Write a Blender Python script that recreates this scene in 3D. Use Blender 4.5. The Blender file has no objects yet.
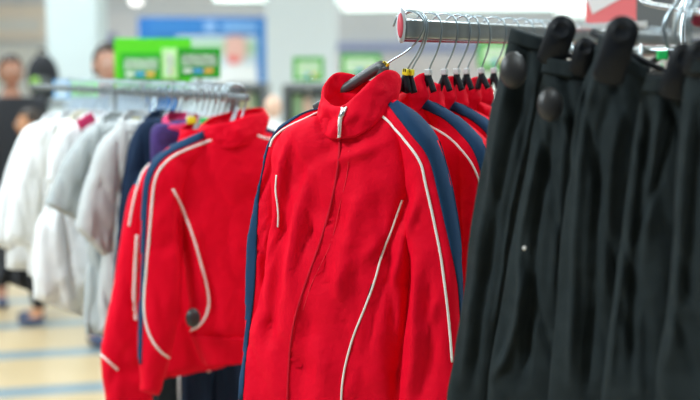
import bpy, bmesh, math, random
from mathutils import Vector, Matrix, noise
from mathutils.bvhtree import BVHTree
R = random.Random(7)
C = bpy.context.scene.collection
V = Vector
PI = math.pi
# ------------------------------------------------------------------ camera
CAMZ, F, HOR = 1.60, 1200.0, 55.0
PITCH = math.atan((200 - HOR) / F)
CAM = V((0, 0, CAMZ))
FW = V((0, math.cos(PITCH), -math.sin(PITCH)))
UP = V((0, math.sin(PITCH), math.cos(PITCH)))
def ray(px, py):
    return (V((1, 0, 0)) * (px - 350) + UP * (200 - py) + FW * F).normalized()
def at(px, py, Y):
    d = ray(px, py)
    return CAM + d * (Y / d.y)
cam = bpy.data.cameras.new('camera'); camo = bpy.data.objects.new('camera', cam); C.objects.link(camo)
camo.location = CAM; camo.rotation_euler = (PI / 2 - PITCH, 0, 0)
cam.sensor_width = 36; cam.lens = 36 * F / 700
cam.clip_start = 0.05; cam.clip_end = 200
cam.dof.use_dof = True; cam.dof.focus_distance = 2.40; cam.dof.aperture_fstop = 2.0
bpy.context.scene.camera = camo
sc = bpy.context.scene
sc.view_settings.view_transform = 'Standard'; sc.view_settings.look = 'None'
sc.view_settings.exposure = -1.05; sc.view_settings.gamma = 1

# ------------------------------------------------------------------ materials
MATS = {}
def mat(name, col, rough=0.6, metal=0.0, bump=0.0, bd=.002, bscale=200, var=0.0, vscale=8, emit=0.0, sheen=0.0, spec=0.5, ani=None, trans=0.0):
    if name in MATS: return MATS[name]
    m = bpy.data.materials.new(name); m.use_nodes = True
    nt = m.node_tree; b = nt.nodes['Principled BSDF']
    b.inputs['Base Color'].default_value = (*col, 1)
    b.inputs['Roughness'].default_value = rough; b.inputs['Metallic'].default_value = metal
    b.inputs['Specular IOR Level'].default_value = spec
    if sheen: b.inputs['Sheen Weight'].default_value = sheen
    if emit:
        b.inputs['Emission Color'].default_value = (*col, 1); b.inputs['Emission Strength'].default_value = emit
    if trans: b.inputs['Transmission Weight'].default_value = trans
    tc = nt.nodes.new('ShaderNodeTexCoord')
    if var:
        n = nt.nodes.new('ShaderNodeTexNoise'); n.inputs['Scale'].default_value = vscale
        mx = nt.nodes.new('ShaderNodeMixRGB'); mx.blend_type = 'MULTIPLY'
        cr = nt.nodes.new('ShaderNodeValToRGB')
        cr.color_ramp.elements[0].color = (1 - var, 1 - var, 1 - var, 1); cr.color_ramp.elements[1].color = (1, 1, 1, 1)
        cr.color_ramp.elements[0].position = .3; cr.color_ramp.elements[1].position = .7
        nt.links.new(tc.outputs['Object'], n.inputs['Vector']); nt.links.new(n.outputs['Fac'], cr.inputs[0])
        mx.inputs[0].default_value = 1; mx.inputs[1].default_value = (*col, 1)
        nt.links.new(cr.outputs[0], mx.inputs[2]); nt.links.new(mx.outputs[0], b.inputs['Base Color'])
    if bump:
        n = nt.nodes.new('ShaderNodeTexNoise'); n.inputs['Scale'].default_value = bscale; n.inputs['Detail'].default_value = 4
        bp = nt.nodes.new('ShaderNodeBump'); bp.inputs['Strength'].default_value = bump; bp.inputs['Distance'].default_value = bd
        if ani:
            mp = nt.nodes.new('ShaderNodeMapping'); mp.inputs['Scale'].default_value = ani
            nt.links.new(tc.outputs['Object'], mp.inputs[0]); nt.links.new(mp.outputs[0], n.inputs['Vector'])
        else: nt.links.new(tc.outputs['Object'], n.inputs['Vector'])
        nt.links.new(n.outputs['Fac'], bp.inputs['Height']); nt.links.new(bp.outputs[0], b.inputs['Normal'])
    MATS[name] = m
    return m
RED = mat('red_polyester', (.74, .0006, .020), .72, bump=.7, bd=.008, bscale=24, sheen=.0, spec=.10)
RED_IN = mat('red_lining', (.40, .002, .010), .8, bump=.4, bscale=90, spec=.15)
NAVY = mat('navy_polyester', (.012, .044, .105), .75, bump=.5, bscale=70, spec=.12)
DNAVY = mat('dark_navy_cotton', (.008, .022, .055), .85, bump=.4, bscale=80, spec=.2)
WHITEP = mat('white_piping', (.83, .81, .78), .6)
ZIPR = mat('red_zip_tape', (.56, .004, .022), .7, spec=.2)
STITCH = mat('red_stitching', (.9, .07, .07), .7)
SILV = mat('silver_metal', (.80, .80, .82), .28, metal=1)
CHROME = mat('chrome', (.56, .60, .63), .24, metal=1)
WIRE = mat('zinc_wire', (.40, .48, .53), .32, metal=1)
BLACKP = mat('black_plastic', (.005, .007, .011), .42, spec=.3)
BLACKC = mat('black_twill', (.020, .028, .031), .8, bump=.8, bscale=500, var=.25, vscale=30, spec=.12)
TAGB = mat('black_tag_plastic', (.02, .02, .022), .42, spec=.6)
GREYH = mat('grey_hanger_plastic', (.06, .065, .07), .4)
YEL = mat('yellow_plastic', (.85, .70, .02), .45)
CLEARW = mat('pale_plastic', (.50, .52, .52), .45)
GREENP = mat('green_plastic', (.02, .62, .14), .4)
WHITEC = mat('white_jersey', (.80, .81, .83), .9, bump=.4, bscale=60, spec=.2)
CREAMC = mat('cream_jersey', (.74, .70, .60), .9, bump=.4, bscale=60, spec=.2)
GREYC = mat('grey_jersey', (.50, .52, .53), .9, bump=.4, bscale=60, spec=.2)
GREYC2 = mat('pale_grey_jersey', (.40, .43, .44), .9, bump=.4, bscale=60, spec=.2)
PURP = mat('purple_print', (.05, .02, .17), .8, var=.5, vscale=30)
PINKC = mat('magenta_cloth', (.65, .03, .14), .8)
SKIN = mat('skin', (.48, .26, .19), .55)
SKIN2 = mat('skin_tan', (.42, .20, .13), .55)
HAIR = mat('dark_brown_hair', (.03, .018, .012), .6, bump=.8, bscale=60)
DCLOTH = mat('charcoal_cloth', (.018, .020, .026), .85)
BLUEC = mat('blue_grey_cloth', (.12, .20, .32), .85)
SHELFG = mat('dark_grey_steel', (.12, .135, .145), .5)
SIGNG = mat('green_sign', (.012, .36, .008), .5)
SIGNL = mat('light_green_sign', (.09, .60, .004), .5)
SIGNW = mat('sign_white', (.72, .78, .72), .5)
SIGNB = mat('sign_blue', (.08, .35, .75), .5)
SIGNO = mat('sign_orange', (.85, .45, .10), .5)
SIGNY = mat('sign_yellow', (.80, .75, .10), .5)

# ------------------------------------------------------------------ object helpers
def tag(o, label=None, cat=None, group=None, kind=None):
    if label: o['label'] = label
    if cat: o['category'] = cat
    if group: o['group'] = group
    if kind: o['kind'] = kind
    return o
def thing(name, label, cat, loc=(0, 0, 0), rotz=0, group=None):
    o = bpy.data.objects.new(name, None); C.objects.link(o); o.empty_display_size = .05
    o.location = loc; o.rotation_euler = (0, 0, rotz)
    return tag(o, label, cat, group)
def obj(name, bm, m, parent=None, smooth=True, world=True):
    """link bm as one mesh; vertices are given in world space and moved into the parent's frame"""
    me = bpy.data.meshes.new(name); bmesh.ops.recalc_face_normals(bm, faces=bm.faces)
    bm.to_mesh(me); bm.free()
    if smooth:
        for p in me.polygons: p.use_smooth = True
    me.materials.append(m)
    o = bpy.data.objects.new(name, me); C.objects.link(o)
    if parent is not None:
        o.parent = parent
        if world:
            M = Matrix.Identity(4); p = parent; ch = []
            while p is not None: ch.append(p); p = p.parent
            for p in reversed(ch):
                M = M @ Matrix.LocRotScale(p.location, p.rotation_euler, p.scale)
            me.transform(M.inverted())
    return o
def origin_to(o, loc):
    loc = V(loc); o.data.transform(Matrix.Translation(-loc)); o.location = loc; return o
def struct(name, bm, m, smooth=False):
    return tag(obj(name, bm, m, smooth=smooth), kind='structure')
def copy_tree(o, parent=None):
    c = o.copy(); C.objects.link(c)
    if parent is not None: c.parent = parent
    for ch in [x for x in o.children]: copy_tree(ch, c)
    return c
def bx(bm, a, b, M=None, bev=0):
    a = V(a); b = V(b)
    r = bmesh.ops.create_cube(bm, size=1)
    vs = r['verts']
    bmesh.ops.scale(bm, vec=(b - a), verts=vs); bmesh.ops.translate(bm, vec=(a + b) / 2, verts=vs)
    if bev:
        es = list({e for v in vs for e in v.link_edges})
        rr = bmesh.ops.bevel(bm, geom=es, offset=bev, segments=2, affect='EDGES', profile=.5)
        vs = list({v for f in rr['faces'] for v in f.verts} | {v for v in vs if v.is_valid})
    if M is not None: bmesh.ops.transform(bm, matrix=M, verts=[v for v in vs if v.is_valid])
    return bm
def frame(o, x, z=(0, 0, 1)):
    x = V(x).normalized(); z = V(z); y = z.cross(x).normalized(); z = x.cross(y).normalized()
    M = Matrix((x, y, z)).transposed().to_4x4(); M.translation = V(o); return M
def cr(pts, n):
    """catmull-rom resample"""
    pts = [V(p) for p in pts]; m = len(pts); out = []
    for i in range(n):
        t = i / (n - 1) * (m - 1); k = min(int(t), m - 2); f = t - k
        p0 = pts[k - 1] if k > 0 else pts[0] * 2 - pts[1]
        p1, p2 = pts[k], pts[k + 1]
        p3 = pts[k + 2] if k + 2 < m else pts[-1] * 2 - pts[-2]
        out.append(.5 * ((2 * p1) + (p2 - p0) * f + (2 * p0 - 5 * p1 + 4 * p2 - p3) * f * f + (3 * p1 - p0 - 3 * p2 + p3) * f ** 3))
    return out
def tube(bm, pts, r, seg=8, flat=1.0, side=None, caps=True):
    """tube along pts; r number or list; flat squashes across 'side' direction"""
    n = len(pts); rings = []; pts = [V(p) for p in pts]
    prev = None
    for i, p in enumerate(pts):
        t = (pts[min(i + 1, n - 1)] - pts[max(i - 1, 0)]).normalized()
        if side is not None: a = V(side)
        elif prev is not None: a = prev
        else: a = V((0, 0, 1)) if abs(t.z) < .9 else V((1, 0, 0))
        a = (a - t * a.dot(t)).normalized(); b = t.cross(a); prev = a
        rr = r[i] if isinstance(r, (list, tuple)) else r
        rings.append([bm.verts.new(p + a * math.cos(2 * PI * k / seg) * rr * flat + b * math.sin(2 * PI * k / seg) * rr) for k in range(seg)])
    for i in range(n - 1):
        for k in range(seg):
            bm.faces.new((rings[i][k], rings[i][(k + 1) % seg], rings[i + 1][(k + 1) % seg], rings[i + 1][k]))
    if caps: bm.faces.new(rings[0][::-1]); bm.faces.new(rings[-1])
    return bm
def lathe(bm, prof, seg, M):
    """prof (r,z) revolve around local z"""
    rings = []
    for r, z in prof:
        if r < 1e-6: rings.append([bm.verts.new(M @ V((0, 0, z)))])
        else: rings.append([bm.verts.new(M @ V((r * math.cos(2 * PI * k / seg), r * math.sin(2 * PI * k / seg), z))) for k in range(seg)])
    for a, b in zip(rings, rings[1:]):
        for k in range(seg):
            A = [a[0]] if len(a) == 1 else [a[k], a[(k + 1) % seg]]
            B = [b[0]] if len(b) == 1 else [b[(k + 1) % seg], b[k]]
            if len(A) + len(B) >= 3: bm.faces.new(A + B)
    return bm
def sphere(bm, c, r, sc=(1, 1, 1), seg=20, M=None):
    q = bmesh.ops.create_uvsphere(bm, u_segments=seg, v_segments=seg // 2 + 2, radius=r)
    bmesh.ops.scale(bm, vec=sc, verts=q['verts'])
    if M is not None: bmesh.ops.transform(bm, matrix=M, verts=q['verts'])
    bmesh.ops.translate(bm, vec=c, verts=q['verts'])
    return bm

# ------------------------------------------------------------------ garments
class Plane:
    def __init__(s, o, w):
        s.o = V(o); s.w = V(w).normalized(); s.n = s.w.cross(V((0, 0, 1))).normalized()
        if s.n.dot(CAM - s.o) < 0: s.n = -s.n
    def hit(s, px, py):
        d = ray(px, py); t = (s.o - CAM).dot(s.n) / d.dot(s.n); return CAM + d * t
    def uv(s, p):
        q = V(p) - s.o; return q.dot(s.w), q.z
def seg_d(p, a, b):
    ax, ay = a; bx_, by = b; dx, dy = bx_ - ax, by - ay
    L = dx * dx + dy * dy or 1e-9
    t = max(0, min(1, ((p[0] - ax) * dx + (p[1] - ay) * dy) / L))
    return math.hypot(p[0] - ax - dx * t, p[1] - ay - dy * t), t
def fold_fn(plane, folds, amp, fu, fv, seed, lean=0.0):
    fl = []
    for pts, w, h in folds:
        fl.append(([plane.uv(plane.hit(*p)) for p in pts], w, h))
    def f(u, v):
        d = 0
        q = u + lean * v
        d += amp * noise.noise(V((q * fu, v * fv, seed)))
        d += amp * .55 * noise.noise(V((q * fu * 2.3 + 5, v * fv * 1.7, seed + 9)))
        r = abs(noise.noise(V((q * fu * 1.3 + v * 2.0, v * fv * 1.4, seed + 20))))
        d -= amp * 1.1 * max(0, .22 - r) / .22
        d += amp * .20 * noise.noise(V((u * 45, v * 30, seed + 31)))
        for pts, w, h in fl:
            best = 9
            for a, b in zip(pts, pts[1:]):
                dd, t = seg_d((u, v), a, b)
                best = min(best, dd)
            if best < 3 * w:
                ends = min(math.hypot(u - pts[0][0], v - pts[0][1]), math.hypot(u - pts[-1][0], v - pts[-1][1]))
                d += h * math.exp(-(best / w) ** 2) * min(1, .25 + ends / .06)
        return d
    return f
def loft_bm(plane, rows, df, db, ff, nr=70, seg=72, noff=0.0, endtaper=True, px=True, topt=.35, bott=.6):
    """rows: (Lx,Ly,Rx,Ry[,depthscale]) as traced on the plane"""
    L = []; Rr = []; D = []
    for r in rows:
        L.append(plane.hit(r[0], r[1])); Rr.append(plane.hit(r[2], r[3])); D.append(V((r[4] if len(r) > 4 else 1, r[5] if len(r) > 5 else 0, 0)))
    L = cr(L, nr); Rr = cr(Rr, nr); D = cr(D, nr)
    bm = bmesh.new(); rings = []
    for i in range(nr):
        c = (L[i] + Rr[i]) / 2; h = (Rr[i] - L[i]) / 2
        tt = i / (nr - 1); et = 1
        if endtaper:
            if tt < .10: et = topt + (1 - topt) * math.sin(tt / .10 * PI / 2)
            if tt > .94: et = min(et, bott + (1 - bott) * math.sin((1 - tt) / .06 * PI / 2))
        ring = []
        for k in range(seg):
            a = 2 * PI * k / seg; s, co = math.sin(a), math.cos(a)
            x = math.copysign(abs(co) ** .85, co); dep = df if s > 0 else db
            y = math.copysign(abs(s) ** .62, s) * dep * D[i].x * et
            p = c + h * x + plane.n * (y + noff + D[i].y)
            u, v = plane.uv(p)
            wt = abs(s) ** .5
            if s > 0: p = p + plane.n * ff(u, v) * wt
            else: p = p - plane.n * ff(u + 3, v) * wt * .5
            p = p + h.normalized() * ff(u * .3 + 7, v) * .35 * co
            ring.append(bm.verts.new(p))
        rings.append(ring)
    for i in range(nr - 1):
        for k in range(seg):
            bm.faces.new((rings[i][k], rings[i][(k + 1) % seg], rings[i + 1][(k + 1) % seg], rings[i + 1][k]))
    for rg, s in ((rings[0], 1), (rings[-1], -1)):
        c = bm.verts.new(sum((v.co for v in rg), V()) / len(rg) + V((0, 0, 0)))
        for k in range(seg): bm.faces.new((rg[k], rg[(k + 1) % seg], c) if s < 0 else (rg[(k + 1) % seg], rg[k], c))
    return bm
def bvh_of(bms):
    vs = []; fs = []
    for bm in bms:
        bm.verts.ensure_lookup_table(); bm.verts.index_update(); o = len(vs)
        vs += [v.co.copy() for v in bm.verts]; fs += [[v.index + o for v in f.verts] for f in bm.faces]
    return BVHTree.FromPolygons(vs, fs)
def cast(bvh, plane, px, py):
    d = ray(px, py); loc, nor, idx, dist = bvh.ray_cast(CAM, d)
    if loc is None or (loc - plane.hit(px, py)).length > .35:
        p = plane.hit(px, py); loc, nor, idx, dist = bvh.find_nearest(p)
    if nor.dot(CAM - loc) < 0: nor = -nor
    return loc, nor
def ribbon(bvh, plane, pts, w, off=.0015, n=60, th=.0012):
    """thin raised strip lying on the cloth"""
    P = cr([V((p[0], p[1], 0)) for p in pts], n); hits = [cast(bvh, plane, p.x, p.y) for p in P]
    loc = [h[0] for h in hits]; bm = bmesh.new(); rings = []
    for _ in range(10):
        loc = [loc[0]] + [(loc[i - 1] + loc[i] * 2 + loc[i + 1]) / 4 for i in range(1, n - 1)] + [loc[-1]]
    for i in range(n):
        t = (loc[min(i + 1, n - 1)] - loc[max(i - 1, 0)]).normalized(); no = hits[i][1]
        vd = (CAM - loc[i]).normalized(); no = (no + vd * .6).normalized()
        s = t.cross(no).normalized(); no = s.cross(t).normalized()
        if no.dot(vd) < 0: no = -no
        ww = w / 2
        p = loc[i]
        rings.append([bm.verts.new(p + s * ww + no * (-off)), bm.verts.new(p + s * ww * .75 + no * (off + th)), bm.verts.new(p - s * ww * .75 + no * (off + th)), bm.verts.new(p - s * ww - no * off)])
    for a, b in zip(rings, rings[1:]):
        for k in range(4): bm.faces.new((a[k], a[(k + 1) % 4], b[(k + 1) % 4], b[k]))
    bm.faces.new(rings[0]); bm.faces.new(rings[-1][::-1])
    return bm
def patch(bvh, plane, A, B, n=50, m=9, off=.0022):
    A = cr([V((*p, 0)) for p in A], n); B = cr([V((*p, 0)) for p in B], n)
    g = [[cast(bvh, plane, *(A[i].lerp(B[i], j / (m - 1))).xy) for j in range(m)] for i in range(n)]
    bm = bmesh.new(); top = []; bot = []
    for i in range(n):
        top.append([bm.verts.new(p + no * off) for p, no in g[i]]); bot.append([bm.verts.new(p - no * .001) for p, no in g[i]])
    for i in range(n - 1):
        for j in range(m - 1):
            bm.faces.new((top[i][j], top[i][j + 1], top[i + 1][j + 1], top[i + 1][j])); bm.faces.new((bot[i][j], bot[i + 1][j], bot[i + 1][j + 1], bot[i][j + 1]))
        for j, s in ((0, 1), (m - 1, -1)):
            bm.faces.new((top[i][j], top[i + 1][j], bot[i + 1][j], bot[i][j]))
    for i in (0, n - 1):
        for j in range(m - 1): bm.faces.new((top[i][j], top[i][j + 1], bot[i][j + 1], bot[i][j]))
    return bm
def collar_bm(plane, ctl, th=.003, n=96, m=14, bulge=.004, seed=3):
    """ctl: ring of (tx,ty,tn, bx,by,bn) traced; closed"""
    k = len(ctl)
    def P(px, py, dn):
        d = ray(px, py); o = plane.o + plane.n * dn
        return CAM + d * ((o - CAM).dot(plane.n) / d.dot(plane.n))
    T = [P(*c[:3]) for c in ctl]; B = [P(*c[3:]) for c in ctl]
    def closed(pts):
        q = pts[-2:] + pts + pts[:3]; out = []
        full = cr(q, (len(q) - 1) * (n // k) + 1); s = 2 * (n // k)
        return full[s:s + k * (n // k)]
    T = closed(T); B = closed(B); N = len(T)
    cen = sum(T, V()) / N
    bm = bmesh.new(); outer = []; inner = []
    for i in range(N):
        ro = []; ri = []
        tang = (T[(i + 1) % N] - T[i - 1]).normalized()
        for j in range(m):
            t = j / (m - 1); p = B[i].lerp(T[i], t)
            out = V((p.x - cen.x, p.y - cen.y, 0)).normalized()
            w = math.sin(t * PI)
            p = p + out * (bulge * w + .012 * noise.noise(p * 22 + V((seed, 0, 0))) * w + .005 * noise.noise(p * 60) * w)
            e = 1 if t < .93 else .35
            ro.append(bm.verts.new(p + out * th * e)); ri.append(bm.verts.new(p - out * th * e))
        outer.append(ro); inner.append(ri)
    for i in range(N):
        a, b = i, (i + 1) % N
        for j in range(m - 1):
            bm.faces.new((outer[a][j], outer[b][j], outer[b][j + 1], outer[a][j + 1]))
            bm.faces.new((inner[a][j + 1], inner[b][j + 1], inner[b][j], inner[a][j]))
        bm.faces.new((outer[a][-1], outer[b][-1], inner[b][-1], inner[a][-1]))
        bm.faces.new((inner[a][0], inner[b][0], outer[b][0], outer[a][0]))
    return bm
def garment(name, label, cat, plane, loc, torso, sleeves, collar, trims=(), m=RED, group=None, folds=(), amp=.008,
            fu=9, fv=3.0, df=.055, db=.035, seed=1, lean=0., extra_bvh=None, colth=.003, hem=None, mc=None, nr=80):
    t = thing(name, label, cat, loc, 0, group)
    ff = fold_fn(plane, folds, amp, fu, fv, seed, lean)
    tb = loft_bm(plane, torso, df, db, ff, nr=nr, seg=88)
    sb = []
    for s in sleeves:
        sf = fold_fn(plane, folds, s.get('amp', amp * .8), s.get('fu', fu * 1.1), s.get('fv', fv * 1.4), seed + 3, s.get('lean', lean))
        sb.append(loft_bm(plane, s['rows'], s.get('df', .035), s.get('db', .03), sf, nr=64, seg=48, noff=s.get('noff', 0), topt=s.get('topt', .35)))
    bv = bvh_of([tb] + sb)
    bvt = bvh_of([tb]); out = {}
    for kind, nm, mm, data in trims:
        if kind == 'ribbon': obj(nm, ribbon(bv, plane, data[0], data[1], n=max(20, len(data[0]) * 9)), mm, t)
        elif kind == 'patch': obj(nm, patch(bv, plane, data[0], data[1]), mm, t)
    if collar: obj('collar', collar_bm(plane, collar, th=colth, seed=seed), mc or m, t)
    obj('torso', tb, m, t)
    for b in sb: obj('sleeve', b, m, t)
    return t, bv

# ================================================================== FRONT RACK
WF = V((.867, -.498, 0)); DF = V((.498, .867, 0)); AF = math.atan2(-.498, .867)
def railpt(px, z=None):
    k = (px - 350) / 1200; Y = 1.28 / (.575 - k); return V((k * Y, Y, 0))
RZ = at(400, 28.5, 2.39).z
R0 = railpt(401); R1 = R0 + DF * 2.1
rack = thing('clothes_rack', 'chrome garment rail carrying the red and navy tracksuit jackets in the foreground', 'clothes rack', (R1.x, R1.y, 0))
bm = bmesh.new()
def rail_box(bm, a, b, hw, hh, z):
    d = (b - a); L = d.length; M = frame((a.x, a.y, z), d.normalized())
    bx(bm, (0, -hw, -hh), (L, hw, hh), M, bev=hw * .45)
rail_box(bm, R0, R1, .012, .0205, RZ); obj('rail', bm, mat('rail_steel', (.34, .38, .40), .28, metal=1), rack)
bm = bmesh.new()
rail_box(bm, R0 + DF * .004, R1, .0085, .0022, RZ - .0235); obj('rail_red_reflection', bm, mat('painted_jacket_reflection', (.35, .02, .04), .4), rack)  # red strip under the rail paints in the reflection of the jackets
# end cap : white disc with a red centre
capM = frame((R0.x, R0.y, RZ + .006), DF); 
bm = bmesh.new()
lathe(bm, [(0, .006), (.0325, .006), (.0345, .003), (.0345, -.004), (0, -.005)], 36, capM @ Matrix.Rotation(PI / 2, 4, 'Y') @ Matrix.Scale(.26, 4, (0, 1, 0)))
cap = obj('end_cap', bm, mat('cap_plastic', (.62, .66, .72), .35), rack)
bm = bmesh.new()
lathe(bm, [(0, -.0062), (.024, -.0062), (.025, -.0045), (0, -.0045)], 32, capM @ Matrix.Rotation(PI / 2, 4, 'Y') @ Matrix.Scale(.26, 4, (0, 1, 0)))
obj('cap_emblem', bm, mat('red_cap_print', (.70, .10, .14), .4), cap)
bm = bmesh.new(); tube(bm, [(R1.x, R1.y, .03), (R1.x, R1.y, RZ + .35)], .02, 16); obj('post', bm, CHROME, rack)
bm = bmesh.new(); bx(bm, (R1.x - .35, R1.y - .35, 0), (R1.x + .35, R1.y + .35, .03), bev=.008); obj('base', bm, SHELFG, rack)

HK = [(-.030, -.014), (-.034, .008), (-.026, .026), (-.010, .0345), (.008, .0345), (.022, .026), (.029, .008), (.028, -.018), (.019, -.046), (.007, -.070), (0, -.088)]
def make_hanger(label, p, ang=AF, roll=0, marker=YEL, body=True, z=RZ, armdrop=1.0, group=None, sc=1.0, bodym=BLACKP, arms=((-.013, -.028), (.013, -.028)), mk=(.0065, .0065)):
    t = thing('clothes_hanger', label, 'hanger', (p.x, p.y, z), ang, group)
    t.rotation_euler = (0, roll, ang)
    pts = cr([V((a * sc, 0, b * sc)) for a, b in HK], 34)
    bm = bmesh.new(); tube(bm, pts, (.0020 if z == RZ else .0030) * sc, 8); obj('hook', bm, WIRE, t, world=False)
    bm = bmesh.new(); bx(bm, (-mk[0] * sc, -.007 * sc, -.094 * sc), (mk[0] * sc, .007 * sc, (-.094 + mk[1] * 2) * sc), bev=.002); mo = obj('size_marker', bm, marker, t, smooth=False, world=False)
    if marker is YEL:
        bm = bmesh.new()
        for q in ((-.0035, -.0835), (.0005, -.0835)):
            bx(bm, (q[0] * sc, -.0078 * sc, (q[1] - .0035) * sc), ((q[0] + .0018) * sc, -.0069 * sc, (q[1] + .003) * sc))
        obj('size_print', bm, BLACKP, mo, smooth=False, world=False)
    if marker is CLEARW:
        bm = bmesh.new(); tube(bm, [V((.006 * math.cos(a), -.003, -.092 + .006 * math.sin(a) + .004)) * sc for a in [i * .5 for i in range(14)]], .0012 * sc, 6); obj('wire_coil', bm, WIRE, t, world=False)
    bm = bmesh.new(); z0 = -.1 * sc
    a0, a1 = arms
    pts = cr([V((a0[0], 0, z0 + a0[1])), V((a0[0] * .5, 0, z0 + a0[1] * .42)), V((a0[0] * .12, 0, z0 - .001)), V((0, 0, z0 + .004)), V((a1[0] * .12, 0, z0 - .001)), V((a1[0] * .5, 0, z0 + a1[1] * .42)), V((a1[0], 0, z0 + a1[1]))], 30)
    tube(bm, pts, [((.007 + .004 * math.sin(i / 29 * PI)) if z != RZ or abs(arms[0][0]) > .05 else .006) * sc for i in range(30)], 10, flat=1.2)
    obj('shoulder_bar', bm, bodym, t, world=False)
    return t
# hangers on the front rail (pixel of the hook top gives the station on the rail)
hk = [
 (412, 'second hook along, close behind the end hook, yellow size marker', YEL, .16, 'black hanger with yellow marker, second from the rail end cap'),
 (414, '', YEL, .10, 'black hanger squeezed just behind the second yellow size marker'),
 (428, '', CLEARW, .0, 'hanger holding the second red jacket, above its standing collar'),
 (444, '', CLEARW, .0, 'hanger with clear marker over the first small collar behind the second jacket'),
 (457, '', CLEARW, .02, 'hanger with clear marker, sixth from the rail end'),
 (466, '', CLEARW, .0, 'hanger with tightly bunched hook, seventh from the rail end'),
 (477, '', CLEARW, -.10, 'hanger whose hook leans right, eighth from the rail end'),
 (493, '', CLEARW, .0, 'hanger with black collar just left of the black trousers'),
 (507, '', CLEARW, -.08, 'last hanger on the red jackets rail before the round black tag'),
 (521, '', CLEARW, .04, 'hanger hook peeping just above left corner of first black waistband'),
 (533, '', CLEARW, .0, 'hanger hook above the middle of the first black waistband'),
 (541, '', CLEARW, .05, 'hanger hook above the right corner of the first black waistband'),
 (583, '', CLEARW, .0, 'hanger hook on rail between the two big black clips'),
]
for px, _, mk, roll, lab in hk:
    make_hanger(lab, railpt(px), roll=roll, marker=mk)
tail = [(650, 'chrome hook left of three seen on the rail past the red sign'), (655, 'chrome hook, middle of three on the rail past the red sign'), (660, 'chrome hook right of three seen on the rail past the red sign')]
for px, lab in tail: make_hanger(lab, railpt(px), roll=R.uniform(-.1, .1), marker=GREENP if px == 660 else CLEARW)

# hanger of the front jacket: swung to the left, its arm dives into the collar
WA = V((.93, -.37, 0))
hA = railpt(408)
t = make_hanger('black hanger in the open collar of the front jacket, yellow size marker', hA, ang=math.atan2(-.37, .93), roll=.60, marker=YEL, bodym=GREYH, arms=((-.078, -.150), (.02, -.05)))

# ------------------------------------------------------------------ front jacket
PA = Plane(at(380, 70, 2.40), WA)
Z = [(340, 138), (339, 160), (335, 185), (329, 212), (321, 240), (311, 268), (301, 297), (294, 322), (290, 350), (288, 380), (287, 420)]
torsoA = [
 (325, 124, 388, 100, .55), (318, 116, 392, 104, .75), (302, 121, 402, 112, .85), (284, 132, 414, 128, .95), (274, 150, 420, 150), (272, 180, 422, 178), (273, 215, 421, 215),
 (270, 250, 419, 250), (264, 285, 416, 290), (254, 325, 412, 330), (246, 365, 408, 370), (240, 405, 404, 410), (236, 450, 402, 450)]
slR = dict(rows=[(384, 105, 398, 99, .5), (396, 122, 420, 114, .8), (404, 142, 438, 136, 1), (408, 165, 447, 163, 1), (410, 195, 454, 196), (412, 230, 460, 232), (412, 270, 463, 272), (410, 310, 464, 310), (406, 350, 464, 350), (402, 400, 464, 400), (400, 450, 463, 450)],
           df=.048, db=.03, noff=.012, amp=.005)
slL = dict(rows=[(322, 106, 318, 122, .5), (298, 114, 306, 136, .7), (276, 130, 290, 150, .9), (266, 152, 284, 162), (260, 180, 282, 185), (252, 212, 280, 215), (246, 245, 278, 245), (245, 280, 277, 280), (245, 320, 276, 320), (242, 360, 276, 360), (240, 400, 276, 400), (240, 450, 276, 450)],
           df=.03, db=.03, noff=-.012, amp=.004)
foldsA = [(p_, w_, h_ * 1.9) for p_, w_, h_ in [
 ([(352, 150), (345, 185), (333, 235), (322, 275)], .006, .006),
 ([(300, 160), (290, 220), (286, 280), (276, 340)], .014, -.010), ([(318, 170), (305, 230), (300, 290)], .012, .009),
 ([(420, 180), (405, 215), (395, 250)], .010, -.010), ([(430, 190), (412, 235), (400, 290)], .008, .007),
 ([(372, 180), (362, 230), (345, 300)], .018, .008), ([(400, 240), (385, 300), (365, 370)], .012, -.007),
 ([(415, 250), (413, 300), (404, 350), (398, 400)], .006, -.014), ([(424, 260), (424, 320), (415, 400)], .010, .008), ([(437, 260), (436, 320), (428, 400)], .008, -.006),
 ([(278, 160), (262, 196), (276, 210)], .006, -.006), ([(258, 232), (270, 222), (276, 226)], .005, .007), ([(256, 240), (266, 250), (270, 300)], .006, -.008),
 ([(290, 205), (272, 232), (262, 262)], .006, .005), ([(300, 210), (284, 240), (276, 262)], .005, -.005), ([(366, 250), (352, 275), (345, 310)], .007, .005),
 ([(396, 225), (386, 240), (366, 262)], .005, .005), ([(400, 236), (390, 252), (374, 276)], .004, -.005), ([(392, 262), (386, 285), (378, 300)], .005, .005),
 ([(326, 205), (312, 245), (300, 280)], .008, -.005), ([(448, 290), (430, 330), (424, 380)], .007, .005), ([(446, 320), (440, 350), (436, 390)], .006, -.005),
 ([(300, 130), (290, 160), (284, 200)], .010, .006), ([(345, 160), (375, 150), (396, 140)], .010, .006), ([(330, 150), (310, 170), (300, 200)], .010, -.005),
 ([(380, 300), (372, 340), (360, 390)], .008, .006), ([(320, 300), (312, 350), (310, 400)], .016, -.007), ([(330, 330), (335, 370), (330, 410)], .012, .006),
 ([(352, 120), (362, 135), (372, 140)], .006, -.005)]]
navyR_in = [(387, 104), (400, 120), (412, 136), (424, 151), (431, 166), (437, 190), (442, 212), (448, 238), (454, 265), (458, 290), (460, 320), (462, 345)]
navyR_out = [(394, 98), (412, 108), (428, 121), (440, 138), (449, 162), (456, 194), (459, 214), (463, 240), (467, 268), (468, 295), (468, 320), (468, 345)]
navyL_in = [(320, 108), (304, 114), (289, 123), (276, 133), (269, 146), (264, 168), (260, 190), (258, 215), (257, 245), (256, 270), (254, 300), (250, 330), (246, 360), (243, 400)]
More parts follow.
